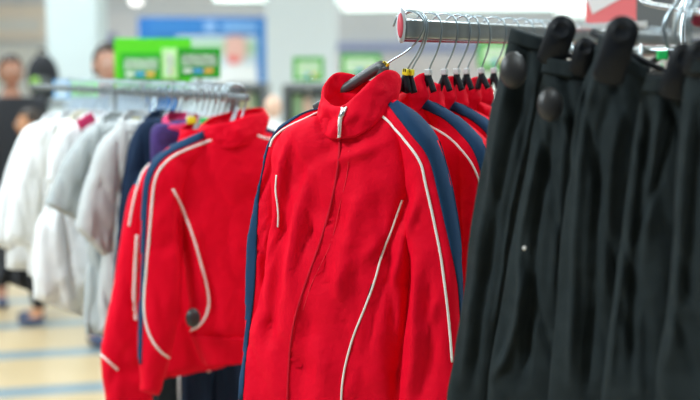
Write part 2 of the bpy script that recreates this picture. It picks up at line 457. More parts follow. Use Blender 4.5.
navyL_out = [(318, 103), (300, 109), (284, 117), (271, 130), (264, 146), (258, 170), (252, 190), (246, 215), (242, 245), (241, 270), (241, 300), (239, 330), (237, 360), (235, 400)]
collarA = [
 (344, 105, .062, 338, 139, .066), (357, 94, .056, 355, 137, .066), (374, 78, .034, 373, 126, .052), (388, 70, .004, 388, 108, .02), (398, 74, -.03, 397, 99, -.014),
 (390, 84, -.058, 390, 100, -.045), (368, 80, -.066, 366, 104, -.050), (352, 74, -.058, 345, 106, -.046), (336, 73, -.040, 328, 110, -.026), (325, 84, -.006, 319, 114, .006),
 (323, 95, .030, 321, 128, .036), (332, 105, .054, 329, 138, .060)]
trimsA = [
 ('patch', 'sleeve_panel', NAVY, (navyR_in, navyR_out)), ('patch', 'sleeve_panel', NAVY, (navyL_in, navyL_out)),
 ('ribbon', 'piping', WHITEP, ([(379, 114), (388, 121), (397, 131), (408, 144), (416, 155), (422, 167), (425, 182), (431, 208), (437, 236), (441, 258), (445, 288), (449, 322), (452, 362)], .0058)),
 ('ribbon', 'piping', WHITEP, ([(318, 112), (306, 118), (293, 124), (281, 131), (273, 139), (270, 147)], .0048)),
 ('ribbon', 'piping', WHITEP, ([(277, 175), (276, 190), (278, 210), (278, 227)], .0040)),
 ('ribbon', 'piping', WHITEP, ([(402, 200), (397, 214), (390, 234), (382, 254), (374, 283), (364, 310), (354, 334), (346, 362), (342, 385), (341, 410)], .0048)),
 ('ribbon', 'zipper', ZIPR, (Z, .0056)),
]
jA, bvA = garment('tracksuit_jacket', 'front red tracksuit jacket with open standing collar and white zip pull, largest in view', 'jacket', PA, (hA.x, hA.y, .8),
                  torsoA, [slR, slL], collarA, trimsA, folds=foldsA, amp=.0115, fu=9, fv=2.6, seed=2, lean=.22, df=.060, db=.022, mc=RED)
obj('placket_stitching', ribbon(bvA, PA, [(349, 150), (347, 175), (341, 200), (332, 240), (322, 262), (311, 285), (303, 310)], .0011, off=.0004, th=.0004), mat('seam_red', (.80, .02, .05), .7), jA)
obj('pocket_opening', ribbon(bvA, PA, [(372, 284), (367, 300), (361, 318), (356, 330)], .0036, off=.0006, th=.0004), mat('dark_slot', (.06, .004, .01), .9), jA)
# collar zip, slider and pull
bvc = bvh_of([bmesh.new()]) if False else None
cb = collar_bm(PA, collarA, seed=2); bvc = bvh_of([cb]); cb.free()
zp = obj('collar_zip', ribbon(bvc, PA, [(344, 106), (342, 114), (340, 124), (339, 139)], .008), ZIPR, jA)
sl = obj('zip_slider', ribbon(bvc, PA, [(344, 109), (343, 113), (341, 118)], .0105, off=.0028, th=.0035, n=14), SILV, jA)
obj('zip_pull', ribbon(bvc, PA, [(341.5, 117), (340.5, 124), (339.8, 130), (339.4, 136.5)], .0066, off=.0050, th=.0028, n=20), WHITEP, sl)
obj('zip_pull_slot', ribbon(bvc, PA, [(340.6, 124), (339.6, 130), (339.2, 133.5)], .0022, off=.0082, th=.0006, n=10), mat('slot_grey', (.30, .28, .28), .6), sl)
obj('zip_teeth', ribbon(bvc, PA, [(347, 107.5), (345.5, 111), (343.5, 116)], .0030, off=.0026, th=.002, n=12), SILV, jA)

# ------------------------------------------------------------------ jackets behind
def plane_at(p, W, z): return Plane((p.x, p.y, z), W)
hB = railpt(428)
PB = plane_at(hB, WF, RZ)
torsoB = [(388, 102, 424, 100, .5), (374, 109, 432, 108, .7), (356, 120, 440, 122, .9), (344, 138, 446, 145), (338, 180, 448, 190), (335, 240, 450, 250), (330, 320, 450, 320), (325, 440, 450, 440)]
sBR = dict(rows=[(418, 108, 424, 98, .5), (430, 122, 446, 108, .8), (438, 142, 468, 125, 1), (444, 168, 486, 149), (448, 200, 494, 188), (450, 240, 499, 240), (452, 300, 502, 300), (452, 360, 504, 360), (452, 430, 505, 430)], df=.034, db=.026, amp=.004)
sBL = dict(rows=[(390, 100, 388, 116, .5), (366, 110, 376, 128, .8), (346, 130, 362, 146), (334, 160, 352, 165), (326, 220, 348, 220), (320, 300, 345, 300), (314, 430, 345, 430)], df=.03, db=.026, amp=.004)
collarB = [
 (404, 92, .040, 400, 118, .040), (410, 82, .036, 408, 118, .040), (418, 75, .020, 417, 112, .026), (425, 73, -.002, 424, 104, .006), (426, 78, -.028, 426, 101, -.02),
 (416, 82, -.042, 414, 101, -.034), (402, 78, -.040, 398, 102, -.032), (392, 77, -.022, 388, 106, -.014), (388, 84, .004, 385, 110, .008), (394, 94, .030, 391, 117, .034)]
nB_in = [(418, 107), (432, 113), (446, 121), (460, 134), (472, 149), (480, 170), (486, 200), (489, 240), (492, 300)]
nB_out = [(424, 97), (440, 104), (456, 115), (472, 129), (487, 148), (496, 178), (502, 205), (505, 240), (506, 300)]
trB = [('patch', 'sleeve_panel', NAVY, (nB_in, nB_out)),
       ('ribbon', 'piping', WHITEP, ([(422, 123), (434, 128), (447, 136), (458, 146), (468, 158), (474, 168), (480, 184), (484, 210), (488, 260)], .0052)),
       ('ribbon', 'piping', WHITEP, ([(388, 112), (372, 120), (356, 134), (348, 146)], .0046)),
       ('ribbon', 'zipper', ZIPR, ([(401, 119), (398, 160), (396, 220), (392, 300), (390, 400)], .006))]
GB = 'red and navy jackets packed behind the front jacket'
jB, _ = garment('tracksuit_jacket', 'second red jacket on the front rail, navy shoulder showing right of the front jacket', 'jacket', PB, (hB.x, hB.y, .8),
                torsoB, [sBR, sBL], collarB, trB, group=GB, amp=.006, seed=11, df=.036, db=.024,
                folds=[([(462, 170), (466, 230), (462, 300)], .008, -.008), ([(425, 90), (436, 104), (450, 130)], .006, .003)], nr=60)
specs = [(.075, -.10, 'red jacket whose small collar pokes up just behind the second jacket', -.012), (.135, .02, 'red jacket with crumpled tall collar, third navy shoulder on the rail', .004),
         (.20, .10, 'red jacket with creased collar, fourth from the front', -.010), (.27, -.06, 'red jacket with rounded collar next to the black trousers', .0),
         (.345, .05, 'red jacket almost hidden by the first black trousers', -.005)]
for dd, rz, lab, dz in specs:
    c = copy_tree(jB); c['label'] = lab; c.location = jB.location + DF * dd + V((0, 0, dz - .012)); c.rotation_euler = (0, 0, rz * .6)
    if dd in (.075, .20, .27):
        for k_ in list(c.children):
            if k_.name.startswith('sleeve_panel'): bpy.data.objects.remove(k_)

# ================================================================== BLACK TROUSERS (nearer rack)
WP = V((.90, -.43, 0)).normalized()
TG = 'black trousers on the clip hangers'
def trousers(label, Y, pc, legs, folds, seed, waist=None, noff=0):
    pl = Plane(at(pc[0], pc[1], Y), WP)
    t = thing('trousers', label, 'trousers', (pl.o.x, pl.o.y, .6), 0, TG)
    for i, rows in enumerate(legs):
        ff = fold_fn(pl, [(a_, b_, c_ * 1.3) for a_, b_, c_ in folds], .0085, 12, 1.8, seed + i, .12)
        obj('trouser_leg', loft_bm(pl, rows, .024, .020, ff, nr=90, seg=80, noff=noff - i * .022, topt=.8), BLACKC, t)
    if waist:
        ff = fold_fn(pl, [], .0015, 30, 6, seed)
        w = obj('waistband', loft_bm(pl, waist, .029, .024, ff, nr=12, seg=56, noff=noff, topt=.85), BLACKC, t)
    return t, pl
t1, p1 = trousers('leftmost black trousers, round black tag on the waist, next to the red jackets', 2.02, (530, 40),
    [[(511, 30, 550, 41), (506, 48, 553, 58), (501, 75, 549, 85), (492, 110, 542, 115), (483, 155, 534, 160), (474, 210, 524, 210), (466, 270, 514, 270), (458, 330, 504, 330), (449, 390, 494, 392), (446, 440, 488, 440)]],
    [([(530, 60), (520, 120), (503, 200), (490, 280), (478, 380)], .007, -.008), ([(517, 60), (505, 120), (490, 200), (476, 290), (466, 380)], .010, .006), ([(542, 80), (528, 160), (512, 240), (500, 320)], .005, .007)], 31,
    waist=[(512, 27, 550, 39), (510, 34, 551, 46), (508, 42, 552, 54)])
t2, p2 = trousers('black trousers second from left, with lower round black tag', 1.96, (565, 65),
    [[(545, 60, 586, 67), (540, 85, 592, 92), (535, 120, 590, 125), (528, 165, 588, 165), (516, 220, 584, 220), (506, 280, 578, 280), (496, 335, 574, 335), (489, 385, 568, 385), (486, 440, 566, 440)]],
    [([(556, 125), (548, 180), (540, 230), (536, 300), (528, 380)], .006, -.010), ([(545, 130), (534, 190), (524, 240), (526, 300)], .007, .007), ([(530, 270), (522, 320), (508, 360), (494, 376)], .008, .012),
     ([(535, 290), (530, 340), (524, 376)], .006, -.012), ([(572, 100), (566, 200), (556, 300)], .008, .006), ([(560, 90), (566, 130), (574, 150)], .006, -.006)], 37,
    waist=[(546, 57, 585, 63), (544, 64, 587, 71), (542, 73, 589, 80)])
t3, p3 = trousers('middle black trousers gripped by the large upright black clip', 1.88, (620, 60),
    [[(600, 36, 650, 72), (592, 62, 655, 92), (582, 90, 652, 110), (574, 130, 648, 140), (568, 180, 645, 185), (562, 240, 642, 240), (556, 300, 638, 300), (550, 360, 634, 360), (546, 440, 632, 440)]],
    [([(600, 70), (590, 110), (582, 180), (578, 260), (574, 380)], .008, .008), ([(616, 90), (604, 130), (600, 200), (596, 290), (590, 390)], .006, -.012), ([(628, 100), (618, 150), (612, 220), (610, 300)], .010, .010),
     ([(596, 60), (586, 100), (578, 160)], .005, -.006), ([(606, 170), (604, 130), (614, 96)], .006, .006)], 43,
    waist=[(601, 33, 650, 69), (598, 42, 652, 77), (595, 51, 654, 85)])
t4, p4 = trousers('black trousers right of middle, hanging below the four chrome hooks', 1.80, (665, 80),
    [[(646, 78, 688, 82), (638, 100, 692, 104), (632, 140, 690, 140), (626, 190, 688, 190), (620, 245, 686, 245), (612, 300, 684, 300), (604, 360, 680, 360), (598, 440, 678, 440)]],
    [([(654, 100), (645, 160), (640, 220), (634, 300), (636, 380)], .008, -.010), ([(665, 100), (655, 170), (650, 250)], .009, .009), ([(676, 110), (662, 170), (648, 210), (636, 240)], .006, -.008),
     ([(642, 300), (640, 350), (646, 390)], .006, .009), ([(626, 250), (616, 320), (612, 380)], .006, .006)], 51,
    waist=[(647, 75, 688, 79), (644, 83, 690, 87), (641, 92, 691, 96)])
t5, p5 = trousers('rightmost black trousers, cut off by the right side of view', 1.70, (715, 60),
    [[(690, 55, 760, 60), (684, 90, 765, 92), (680, 140, 765, 140), (676, 200, 765, 200), (672, 260, 765, 260), (664, 320, 765, 320), (656, 380, 765, 380), (652, 440, 765, 440)]],
    [([(694, 100), (686, 180), (680, 260), (672, 360)], .008, .008), ([(702, 110), (696, 200), (690, 300)], .008, -.010)], 57,
    waist=[(691, 50, 760, 55), (688, 62, 762, 66), (686, 74, 764, 78)])
# round tags
def round_tag(label, px, py, Y, r):
    p = at(px, py, Y); n = (CAM - p); n.z = 0.1; n = (n.normalized() + V((.25, 0, .1))).normalized()
    M = frame(p, n.cross(V((0, 0, 1))), n)
    t = thing('security_tag', label, 'security tag', p)
    bm = bmesh.new(); pr = [(r * math.cos(a), .62 * r * math.sin(a)) for a in [i * PI / 2 / 12 for i in range(12)]] + [(0, .62 * r)]
    lathe(bm, [(0, -.008), (r * .9, -.008), (r, -.003)] + pr, 36, M @ Matrix.Scale(1.32, 4, (0, 1, 0)))
    obj('tag_dome', bm, TAGB, t)
    bm = bmesh.new(); lathe(bm, [(0, -.03), (.005, -.03), (.005, -.006), (0, -.006)], 12, M); obj('tag_pin', bm, SILV, t)
round_tag('round black security tag on leftmost trousers, the higher one', 513.5, 70, 1.955, .0225)
round_tag('round black security tag on second trousers, the lower one', 550.5, 104.5, 1.90, .0205)
# clips
def clip(px0, py0, px1, py1, Y, w, th=.012, par=None):
    """long round ended clip jaw pair from bottom to top"""
    a = at(px0, py0, Y); b = at(px1, py1, Y); d = b - a; L = d.length; s = WP
    M = frame(a, d.normalized(), (CAM - a))
    outer = None
    for k, off in enumerate((0.0, -.030)):
        bm = bmesh.new(); n = 40; ring = []
        for i in range(n):
            ang = 2 * PI * i / n
            x = (L - w if math.cos(ang) > 0 else w * .5) + math.cos(ang) * (w if math.cos(ang) > 0 else w * .5); y = math.sin(ang) * w
            ring.append((x, y))
        lay = []
        for z, sc_ in ((-th / 2, .90), (-th / 2 * .6, 1), (th / 2 * .6, 1), (th / 2, .90)):
            lay.append([bm.verts.new(M @ V((L / 2 + (x - L / 2) * (1 - (1 - sc_) * .4), y * sc_, z + off + (.010 if k == 0 else -.002) * (x / L)))) for x, y in ring])
        for q in range(3):
            for i in range(n): bm.faces.new((lay[q][i], lay[q][(i + 1) % n], lay[q + 1][(i + 1) % n], lay[q + 1][i]))
        bm.faces.new(lay[0][::-1]); bm.faces.new(lay[-1])
        lathe(bm, [(w * .62, th / 2), (w * .55, th / 2 + .0025), (w * .45, th / 2 + .001), (0, th / 2 + .0002)], 24, M @ Matrix.Translation((L - w, 0, off + (.010 if k == 0 else -.002))))
        j = obj('clip_jaw', bm, BLACKP, par)
    bm = bmesh.new(); tube(bm, [M @ V((L * .55 - .004 + .008 * q, w * .3, -.034)) for q in (0, 1)] + [M @ V((L * .62, 0, .0))], .004, 8); obj('clip_spring', bm, SILV, par)
def cliphanger(label, pos, clips, bar, hook=None):
    t = thing('clip_hanger', label, 'hanger', pos)
    for c in clips: clip(*c, par=t)
    bm = bmesh.new(); a, b = at(*bar[0]), at(*bar[1]); tube(bm, [a, a.lerp(b, .5), b], .0065, 12, flat=.8); obj('bar', bm, BLACKP, t)
    if hook:
        bm = bmesh.new(); tube(bm, cr([at(*h) for h in hook], 30), .0030, 10); obj('hook', bm, WIRE, t)
    return t
PR0, PR1 = at(556, 52, 2.16), at(760, 50, 1.86)
cliphanger('black clip hanger gripping leftmost trousers with tall round-ended clip', at(560, 45, 2.03), [(549, 66, 566, 17, 1.955, .0235)], ((525, 46, 2.03), (600, 62, 1.99)), [(572, 50, 2.02), (571, 45, 2.05), (572, 44, 2.10), (574, 46, 2.13), (574, 50, 2.15)])
cliphanger('black clip hanger of the second trousers, small clip between the big ones', at(580, 60, 1.98), [(578, 76, 588, 38, 1.93, .018)], ((553, 68, 1.98), (612, 78, 1.94)), [(592, 60, 1.97), (590, 52, 2.0), (590, 46, 2.05), (592, 46, 2.08), (593, 51, 2.10)])
cliphanger('black clip hanger gripping middle trousers, its bar sloping down right', at(620, 50, 1.88), [(606, 84, 627, 17, 1.80, .0245)], ((592, 32, 1.90), (668, 74, 1.84)), [(640, 56, 1.86), (640, 50, 1.92), (641, 46, 1.98), (642, 47, 2.03), (642, 51, 2.05)])
cliphanger('black clip hanger below the four chrome hooks', at(686, 60, 1.80), [(672, 100, 688, 44, 1.74, .022)], ((648, 76, 1.81), (712, 74, 1.77)), [(679, 52, 1.79), (677, 45, 1.79), (675, 34, 1.79), (677, 20, 1.79), (682, 8, 1.79), (688, -3, 1.80), (700, -8, 1.82), (708, 2, 1.84)])
cliphanger('black clip hanger of rightmost trousers, hook beside the right side of view', at(712, 60, 1.72), [(694, 78, 702, 40, 1.70, .018)], ((692, 56, 1.72), (750, 60, 1.68)), [(692, 50, 1.72), (690, 38, 1.72), (689, 25, 1.72), (692, 12, 1.72), (698, 2, 1.73), (706, -4, 1.75), (714, 2, 1.77)])
def wirehook(label, pts):
    bm = bmesh.new(); tube(bm, cr([at(*h) for h in pts], 30), .0030, 10)
    o = obj('hook', bm, WIRE, None); return o
for lab, hp, my in (('clip hanger with pale hook and green marker, left of the chrome hooks', [(668, 48, 1.95), (665, 38, 1.95), (664, 27, 1.95), (667, 17, 1.95), (673, 8, 1.95), (681, -2, 1.95), (690, -8, 1.95), (696, -3, 1.96)], (662, 55)),
                    ('clip hanger whose chrome hook is third from left above the trousers', [(686, 48, 1.84), (684, 38, 1.84), (684, 26, 1.84), (687, 13, 1.84), (692, 0, 1.84), (698, -7, 1.85), (706, -8, 1.86), (712, 0, 1.87)], None)):
    t = thing('clip_hanger', lab, 'hanger', at(*hp[0]))
    bm = bmesh.new(); tube(bm, cr([at(*h) for h in hp], 30), .0030, 10); obj('hook', bm, WIRE, t)
    bm = bmesh.new(); a = at(hp[0][0] - 16, hp[0][1] + 14, hp[0][2] + .02); b = at(hp[0][0] + 40, hp[0][1] + 22, hp[0][2] - .03); tube(bm, [a, at(hp[0][0], hp[0][1] + 4, hp[0][2]), b], .006, 10); obj('bar', bm, BLACKP, t)
    if my:
        bm = bmesh.new(); c = at(my[0], my[1], 1.945); bx(bm, c - V((.008, .006, .008)), c + V((.008, .006, .008)), bev=.002); obj('size_marker', bm, GREENP, t, smooth=False)
# rack arm for the trousers
pr = thing('clothes_rack', 'chrome rack carrying the black trousers, its bent arm at top right', 'clothes rack', (.95, 2.35, 0))
bm = bmesh.new(); tube(bm, [PR0, PR0.lerp(PR1, .5), PR1], .009, 14); obj('rail', bm, mat('rail_steel', (.34, .38, .40), .28, metal=1), pr)
bm = bmesh.new(); tube(bm, cr([at(800, -60, 2.45), at(700, -58, 2.40), at(645, -45, 2.36), at(632, -24, 2.34), at(634, -10, 2.31), at(640, -1, 2.25), at(652, 4.5, 2.15), at(690, 11, 1.95), at(720, 16, 1.83), at(760, 21, 1.72)], 40), .0052, 14); obj('arm', bm, CHROME, pr)
bm = bmesh.new(); q = at(800, -60, 2.45); tube(bm, [(q.x, q.y, .02), (q.x, q.y, q.z + .1)], .018, 14); obj('post', bm, CHROME, pr)
bm = bmesh.new(); q2 = V((PR1.x, PR1.y, PR1.z)); tube(bm, [q2, V((q2.x + .06, q2.y + .25, q2.z)), (q2.x + .06, q2.y + .25, .02)], .012, 12); obj('post', bm, CHROME, pr)
bm = bmesh.new(); bx(bm, (q.x - .05, q.y - .35, 0), (q.x + .45, q.y + .1, .03), bev=.006); obj('base', bm, SHELFG, pr)
bm = bmesh.new(); tube(bm, [PR1, V((q.x, q.y, PR1.z))], .008, 10); obj('bracket', bm, CHROME, pr)
# white specks on the trousers (loose price thread ends)
for px, py, Y, lab in ((524.5, 248, 1.925, 'small white thread stop on the second black trousers'),):
    bm = bmesh.new(); sphere(bm, at(px, py, Y), .0032, seg=10); tag(obj('thread_stop', bm, WHITEP), lab, 'fastener')

# ------------------------------------------------------------------ red and white price board on the front rail
sb = railpt(612); sp = at(612, 0, sb.y)
st = thing('price_board', 'red board with white slanted panel on the rail between the black clips', 'sign', (sb.x, sb.y, RZ + .02))
Ms = frame(at(586, 25, 3.48), at(636, 23, 3.40) - at(586, 25, 3.48))
Wd = (at(636, 23, 3.40) - at(586, 25, 3.48)).length
bm = bmesh.new(); bx(bm, (0, -.004, 0), (Wd, .004, .20), Ms, bev=.001); obj('board', bm, mat('salmon_red_board', (.78, .16, .17), .5), st, smooth=False)
bm = bmesh.new(); vs = [(.008, .066), (.022, .030), (.098, .066), (Wd, .085), (Wd, .20), (0, .20), (0, .066)]
a = [bm.verts.new(Ms @ V((x, -.0062, z))) for x, z in vs]; b = [bm.verts.new(Ms @ V((x, -.0042, z))) for x, z in vs]
bm.faces.new(a); bm.faces.new(b[::-1])
for i in range(len(vs)): bm.faces.new((a[i], a[(i + 1) % len(vs)], b[(i + 1) % len(vs)], b[i]))
obj('white_panel', bm, mat('board_white', (.74, .74, .74), .5), st, smooth=False)
bm = bmesh.new(); bx(bm, (-.01, -.008, -.014), (Wd + .03, .008, .004), Ms, bev=.002); obj('holder', bm, CLEARW, st, smooth=False)

# ================================================================== LEFT RACK
LD = V((-.6, .8, 0)); L0 = V((-.30, 3.28, 0)); LZ = 1.485
L1 = L0 + LD * 1.45
AL = math.atan2(.6, .8)
lr = thing('clothes_rack', 'chrome clothes rack on the left with red, grey and white garments', 'clothes rack', (L0.x, L0.y, 0))
bm = bmesh.new(); rail_box(bm, L0 - LD * .04, L1, .008, .009, LZ); obj('rail', bm, mat('dull_steel', (.22, .25, .27), .5, metal=.6), lr)
for s_, of in ((.30, .16), (.78, .0)):
    q = L0 + LD * s_; q2 = q + V((.8, .6, 0)) * of
    bm = bmesh.new(); tube(bm, [(q2.x, q2.y, .02), (q2.x, q2.y, LZ), (q.x, q.y, LZ)] if of else [(q.x, q.y, .02), (q.x, q.y, LZ)], .012, 12); obj('post', bm, mat('dull_steel', (.22, .25, .27), .5), lr)
    bm = bmesh.new(); M = frame((q2.x, q2.y, 0), LD); bx(bm, (-.03, -.28, 0), (.03, .28, .03), M, bev=.006); obj('foot', bm, CHROME, lr)
def lpt(px):
    k = (px - 350) / 1200; t_ = (L0.x - k * L0.y) / (.6 + .8 * k); return L0 + LD * t_
# hangers
HG = 'pale hangers crowded along the left rail'
hpr = None; n = 34
for i in range(n):
    px = 237 - i * 5.2; p = lpt(px)
    if i == 0:
        hpr = make_hanger('clear hanger hook at the near end of the left rail, over the blurred red jacket', p, ang=AL, roll=0, marker=CLEARW, z=LZ, bodym=CLEARW)
        continue
    if i == 1:
        h2 = make_hanger('pale hanger hooked on the crowded left rail', p, ang=AL + .2, roll=.05, marker=mat('grey_marker', (.35, .38, .4), .4), z=LZ, bodym=mat('grey_clear_bar', (.22, .25, .27), .4), group=HG)
        src = h2; continue
    c = copy_tree(src); c.location = (p.x, p.y, LZ); c.rotation_euler = (0, R.uniform(-.12, .12), AL + R.uniform(-.45, .25))
    c['label'] = 'pale hanger hooked on the crowded left rail'; c['group'] = HG
for px, m_, lab in ((200, GREENP, 'green size marker on the left rail, nearest the red jacket'), (187, YEL, 'yellow size marker on left rail behind the green marker'), (168, GREENP, 'second green size marker, above the purple garment'), (133, YEL, 'yellow size marker above the grey shirts')):
    p = lpt(px); bm = bmesh.new(); q = V((p.x + .02, p.y - .05, LZ - .072)); bx(bm, q - V((.013, .008, .010)), q + V((.013, .008, .010)), bev=.003)
    tag(obj('size_marker', bm, m_, smooth=False), lab, 'size marker')

# --- red jacket, near
WL = V((.93, .37, 0))
PL1 = Plane(at(235, 110, 3.30), WL)
tR1 = [(207, 136, 262, 128, .55), (190, 141, 272, 134, .8), (172, 152, 290, 146, .9), (166, 172, 300, 170), (172, 205, 300, 205), (181, 245, 300, 245), (187, 290, 300, 290), (190, 325, 300, 325, .95), (193, 340, 298, 338, .85), (202, 362, 292, 352, .8)]
sR1 = dict(rows=[(206, 128, 210, 146, .5), (177, 140, 192, 160, .8), (155, 156, 182, 180), (143, 178, 180, 205), (140, 225, 182, 240), (139, 275, 180, 280), (137, 320, 174, 325), (137, 355, 168, 355), (139, 378, 162, 378, .8), (138, 388, 158, 393, .75)], df=.045, db=.03, noff=.02, amp=.006)
sR1b = dict(rows=[(262, 126, 258, 142, .5), (285, 136, 275, 155, .8), (305, 152, 290, 170), (318, 180, 292, 190), (322, 240, 296, 240), (322, 300, 300, 300), (320, 360, 302, 360)], df=.035, db=.03)
cR1 = [
 (232, 121, .05, 232, 148, .06), (248, 115, .045, 250, 144, .05), (262, 112, .026, 264, 136, .022), (263, 108, -.004, 265, 130, 0), (254, 108, -.035, 258, 126, -.03),
 (240, 110, -.052, 242, 126, -.045), (222, 114, -.050, 222, 130, -.045), (209, 119, -.030, 206, 132, -.024), (203, 126, 0, 201, 136, .004), (208, 125, .032, 209, 143, .036), (220, 124, .046, 221, 148, .052)]
trR1 = [
 ('patch', 'sleeve_panel', NAVY, ([(208, 137), (190, 145), (172, 153), (159, 164), (151, 180), (148, 200), (146, 240), (144, 290), (143, 330), (142, 364)], [(200, 128), (182, 136), (164, 145), (149, 156), (140, 174), (137, 200), (134, 240), (132, 290), (132, 330), (132, 364)])),
 ('ribbon', 'piping', WHITEP, ([(221, 137), (206, 142), (188, 149), (172, 157), (160, 169), (154, 184), (151, 215), (148, 250), (145, 285), (144, 310), (147, 328), (153, 342), (161, 352), (169, 358)], .0072)),
 ('ribbon', 'piping', WHITEP, ([(173, 189), (180, 203), (188, 222), (196, 245), (202, 268), (207, 288), (209, 303), (206, 316), (199, 326), (190, 331)], .0070)),
 ('ribbon', 'piping', WHITEP, ([(248, 133), (256, 135), (264, 138), (274, 140)], .0072)),
 ('patch', 'sleeve_panel', NAVY, ([(262, 131), (270, 133), (280, 137), (290, 142)], [(264, 126), (274, 128), (285, 133), (296, 138)]))]
jr1, bv1 = garment('tracksuit_jacket', 'blurred red tracksuit jacket with ribbed hem on the left rack, black tag near its hem', 'jacket', PL1, (PL1.o.x, PL1.o.y, .8),
   tR1, [sR1, sR1b], cR1, trR1, amp=.008, seed=61, df=.06, db=.03, folds=[([(174, 205), (181, 250), (183, 320)], .012, -.034), ([(178, 215), (190, 235), (200, 300)], .014, .016)])
# hem band
obj('hem_band', loft_bm(PL1, [(190, 334, 299, 332), (196, 346, 297, 343), (203, 363, 292, 353)], .062, .034, fold_fn(PL1, [], .003, 30, 3, 5), nr=14, seg=70, endtaper=False), RED, jr1)
p = at(193, 318, 3.19); round_tag('round black security tag on the blurred red jacket', 193, 318, 3.17, .020)
# --- second red
PL2 = Plane(at(205, 118, 3.46), WL)
tR2 = [(195, 140, 240, 136, .55), (175, 148, 260, 146, .8), (160, 165, 270, 160, .9), (155, 200, 272, 200), (157, 260, 270, 260), (160, 320, 265, 320), (150, 350, 250, 348, .9), (148, 380, 225, 366, .8)]
sR2 = dict(rows=[(192, 138, 192, 158, .5), (160, 152, 170, 175, .8), (140, 172, 160, 200), (128, 200, 158, 230), (119, 250, 154, 265), (108, 310, 150, 315), (101, 350, 146, 355), (103, 385, 150, 388), (108, 420, 152, 420)], df=.045, db=.03, noff=.01, amp=.008)
trR2 = [
 ('patch', 'sleeve_panel', NAVY, ([(180, 146), (164, 153), (150, 163), (142, 172), (137, 186)], [(178, 140), (160, 147), (146, 157), (136, 168), (129, 182)])),
 ('ribbon', 'piping', WHITEP, ([(150, 164), (143, 172), (137, 188), (133, 204), (129, 226)], .0070)),
 ('ribbon', 'piping', WHITEP, ([(101, 354), (108, 361), (118, 370)], .0070)),
 ('ribbon', 'piping', WHITEP, ([(137, 235), (135, 270), (134, 300), (136, 320)], .0100))]
garment('tracksuit_jacket', 'second blurred red jacket, its long sleeve leftmost of the red ones', 'jacket', PL2, (PL2.o.x, PL2.o.y, .8), tR2, [sR2],
   [(a - 22, b + 5, c, d - 22, e + 5, f) for a, b, c, d, e, f in cR1], trR2, amp=.008, seed=67, df=.05, db=.03)
# --- navy shirts and dark things behind the reds
PN = Plane(at(165, 120, 3.62), WL)
garment('sports_shirt', 'dark navy shirt between the red jackets and the grey shirts', 'shirt', PN, (PN.o.x, PN.o.y, .8),
   [(150, 118, 190, 118, .5), (140, 124, 205, 122, .8), (130, 145, 215, 140), (124, 180, 215, 180), (119, 220, 212, 220), (115, 262, 208, 262), (112, 315, 205, 320)],
   [dict(rows=[(152, 116, 158, 140, .5), (138, 126, 150, 160, .9), (126, 160, 146, 190), (120, 200, 144, 215), (116, 240, 140, 245, .9)], df=.04, db=.03)],
   [(160, 124, .04, 162, 132, .04), (176, 120, .03, 178, 128, .03), (184, 116, 0, 186, 122, 0), (172, 110, -.04, 172, 118, -.04), (156, 110, -.04, 154, 118, -.03), (148, 117, 0, 146, 123, 0)],
   m=DNAVY, amp=.009, seed=71)
PN2 = Plane(at(180, 120, 3.52), WL)
garment('sports_shirt', 'purple printed shirt peeping out above the red jackets', 'shirt', PN2, (PN2.o.x, PN2.o.y, .8),
   [(165, 122, 200, 118, .5), (152, 128, 215, 124, .8), (150, 150, 225, 150), (152, 200, 225, 200), (154, 300, 222, 300)],
   [], [(172, 124, .03, 172, 132, .03), (188, 122, .03, 190, 130, .03), (200, 116, 0, 203, 122, 0), (186, 112, -.03, 186, 120, -.03), (168, 114, -.02, 164, 122, -.02)],
   m=PURP, amp=.006, seed=73, mc=PINKC)
# magenta hat shape cloth: small pink top near x=192
# --- dark trousers hanging under the reds
def lower_trousers(label, Y, pc, legs, seed, stripe=None, m=DNAVY):
    pl = Plane(at(pc[0], pc[1], Y), WL); t = thing('tracksuit_trousers', label, 'trousers', (pl.o.x, pl.o.y, .4)); bms = []
    for i, rows in enumerate(legs):
        bms.append(loft_bm(pl, rows, .035, .03, fold_fn(pl, [], .006, 14, 2.5, seed + i), nr=40, seg=48))
    bv = bvh_of(bms)
    for b in bms: obj('trouser_leg', b, m, t)
    for s_ in stripe or (): obj('side_stripe', ribbon(bv, pl, s_, .009, n=20), WHITEP, t)
    return t
lower_trousers('dark navy tracksuit trousers with white side stripe below the blurred red jackets', 3.55, (215, 350), [[(185, 350, 214, 350), (182, 400, 212, 400), (180, 470, 208, 470), (178, 560, 200, 560)], [(212, 350, 248, 350), (212, 400, 250, 400), (214, 470, 248, 470), (214, 560, 240, 560)]], 81,
   stripe=[[(207, 362), (209, 372)], ])
lower_trousers('black trousers with white stripe, low behind the cuff of the near red sleeve', 3.66, (170, 360), [[(152, 355, 180, 355), (150, 400, 180, 400), (150, 470, 178, 470), (150, 540, 172, 540)], [(177, 355, 204, 355), (177, 400, 204, 400), (178, 470, 202, 470), (178, 540, 198, 540)]], 85,
   stripe=[[(179, 376), (179, 392), (180, 420)]], m=BLACKC)

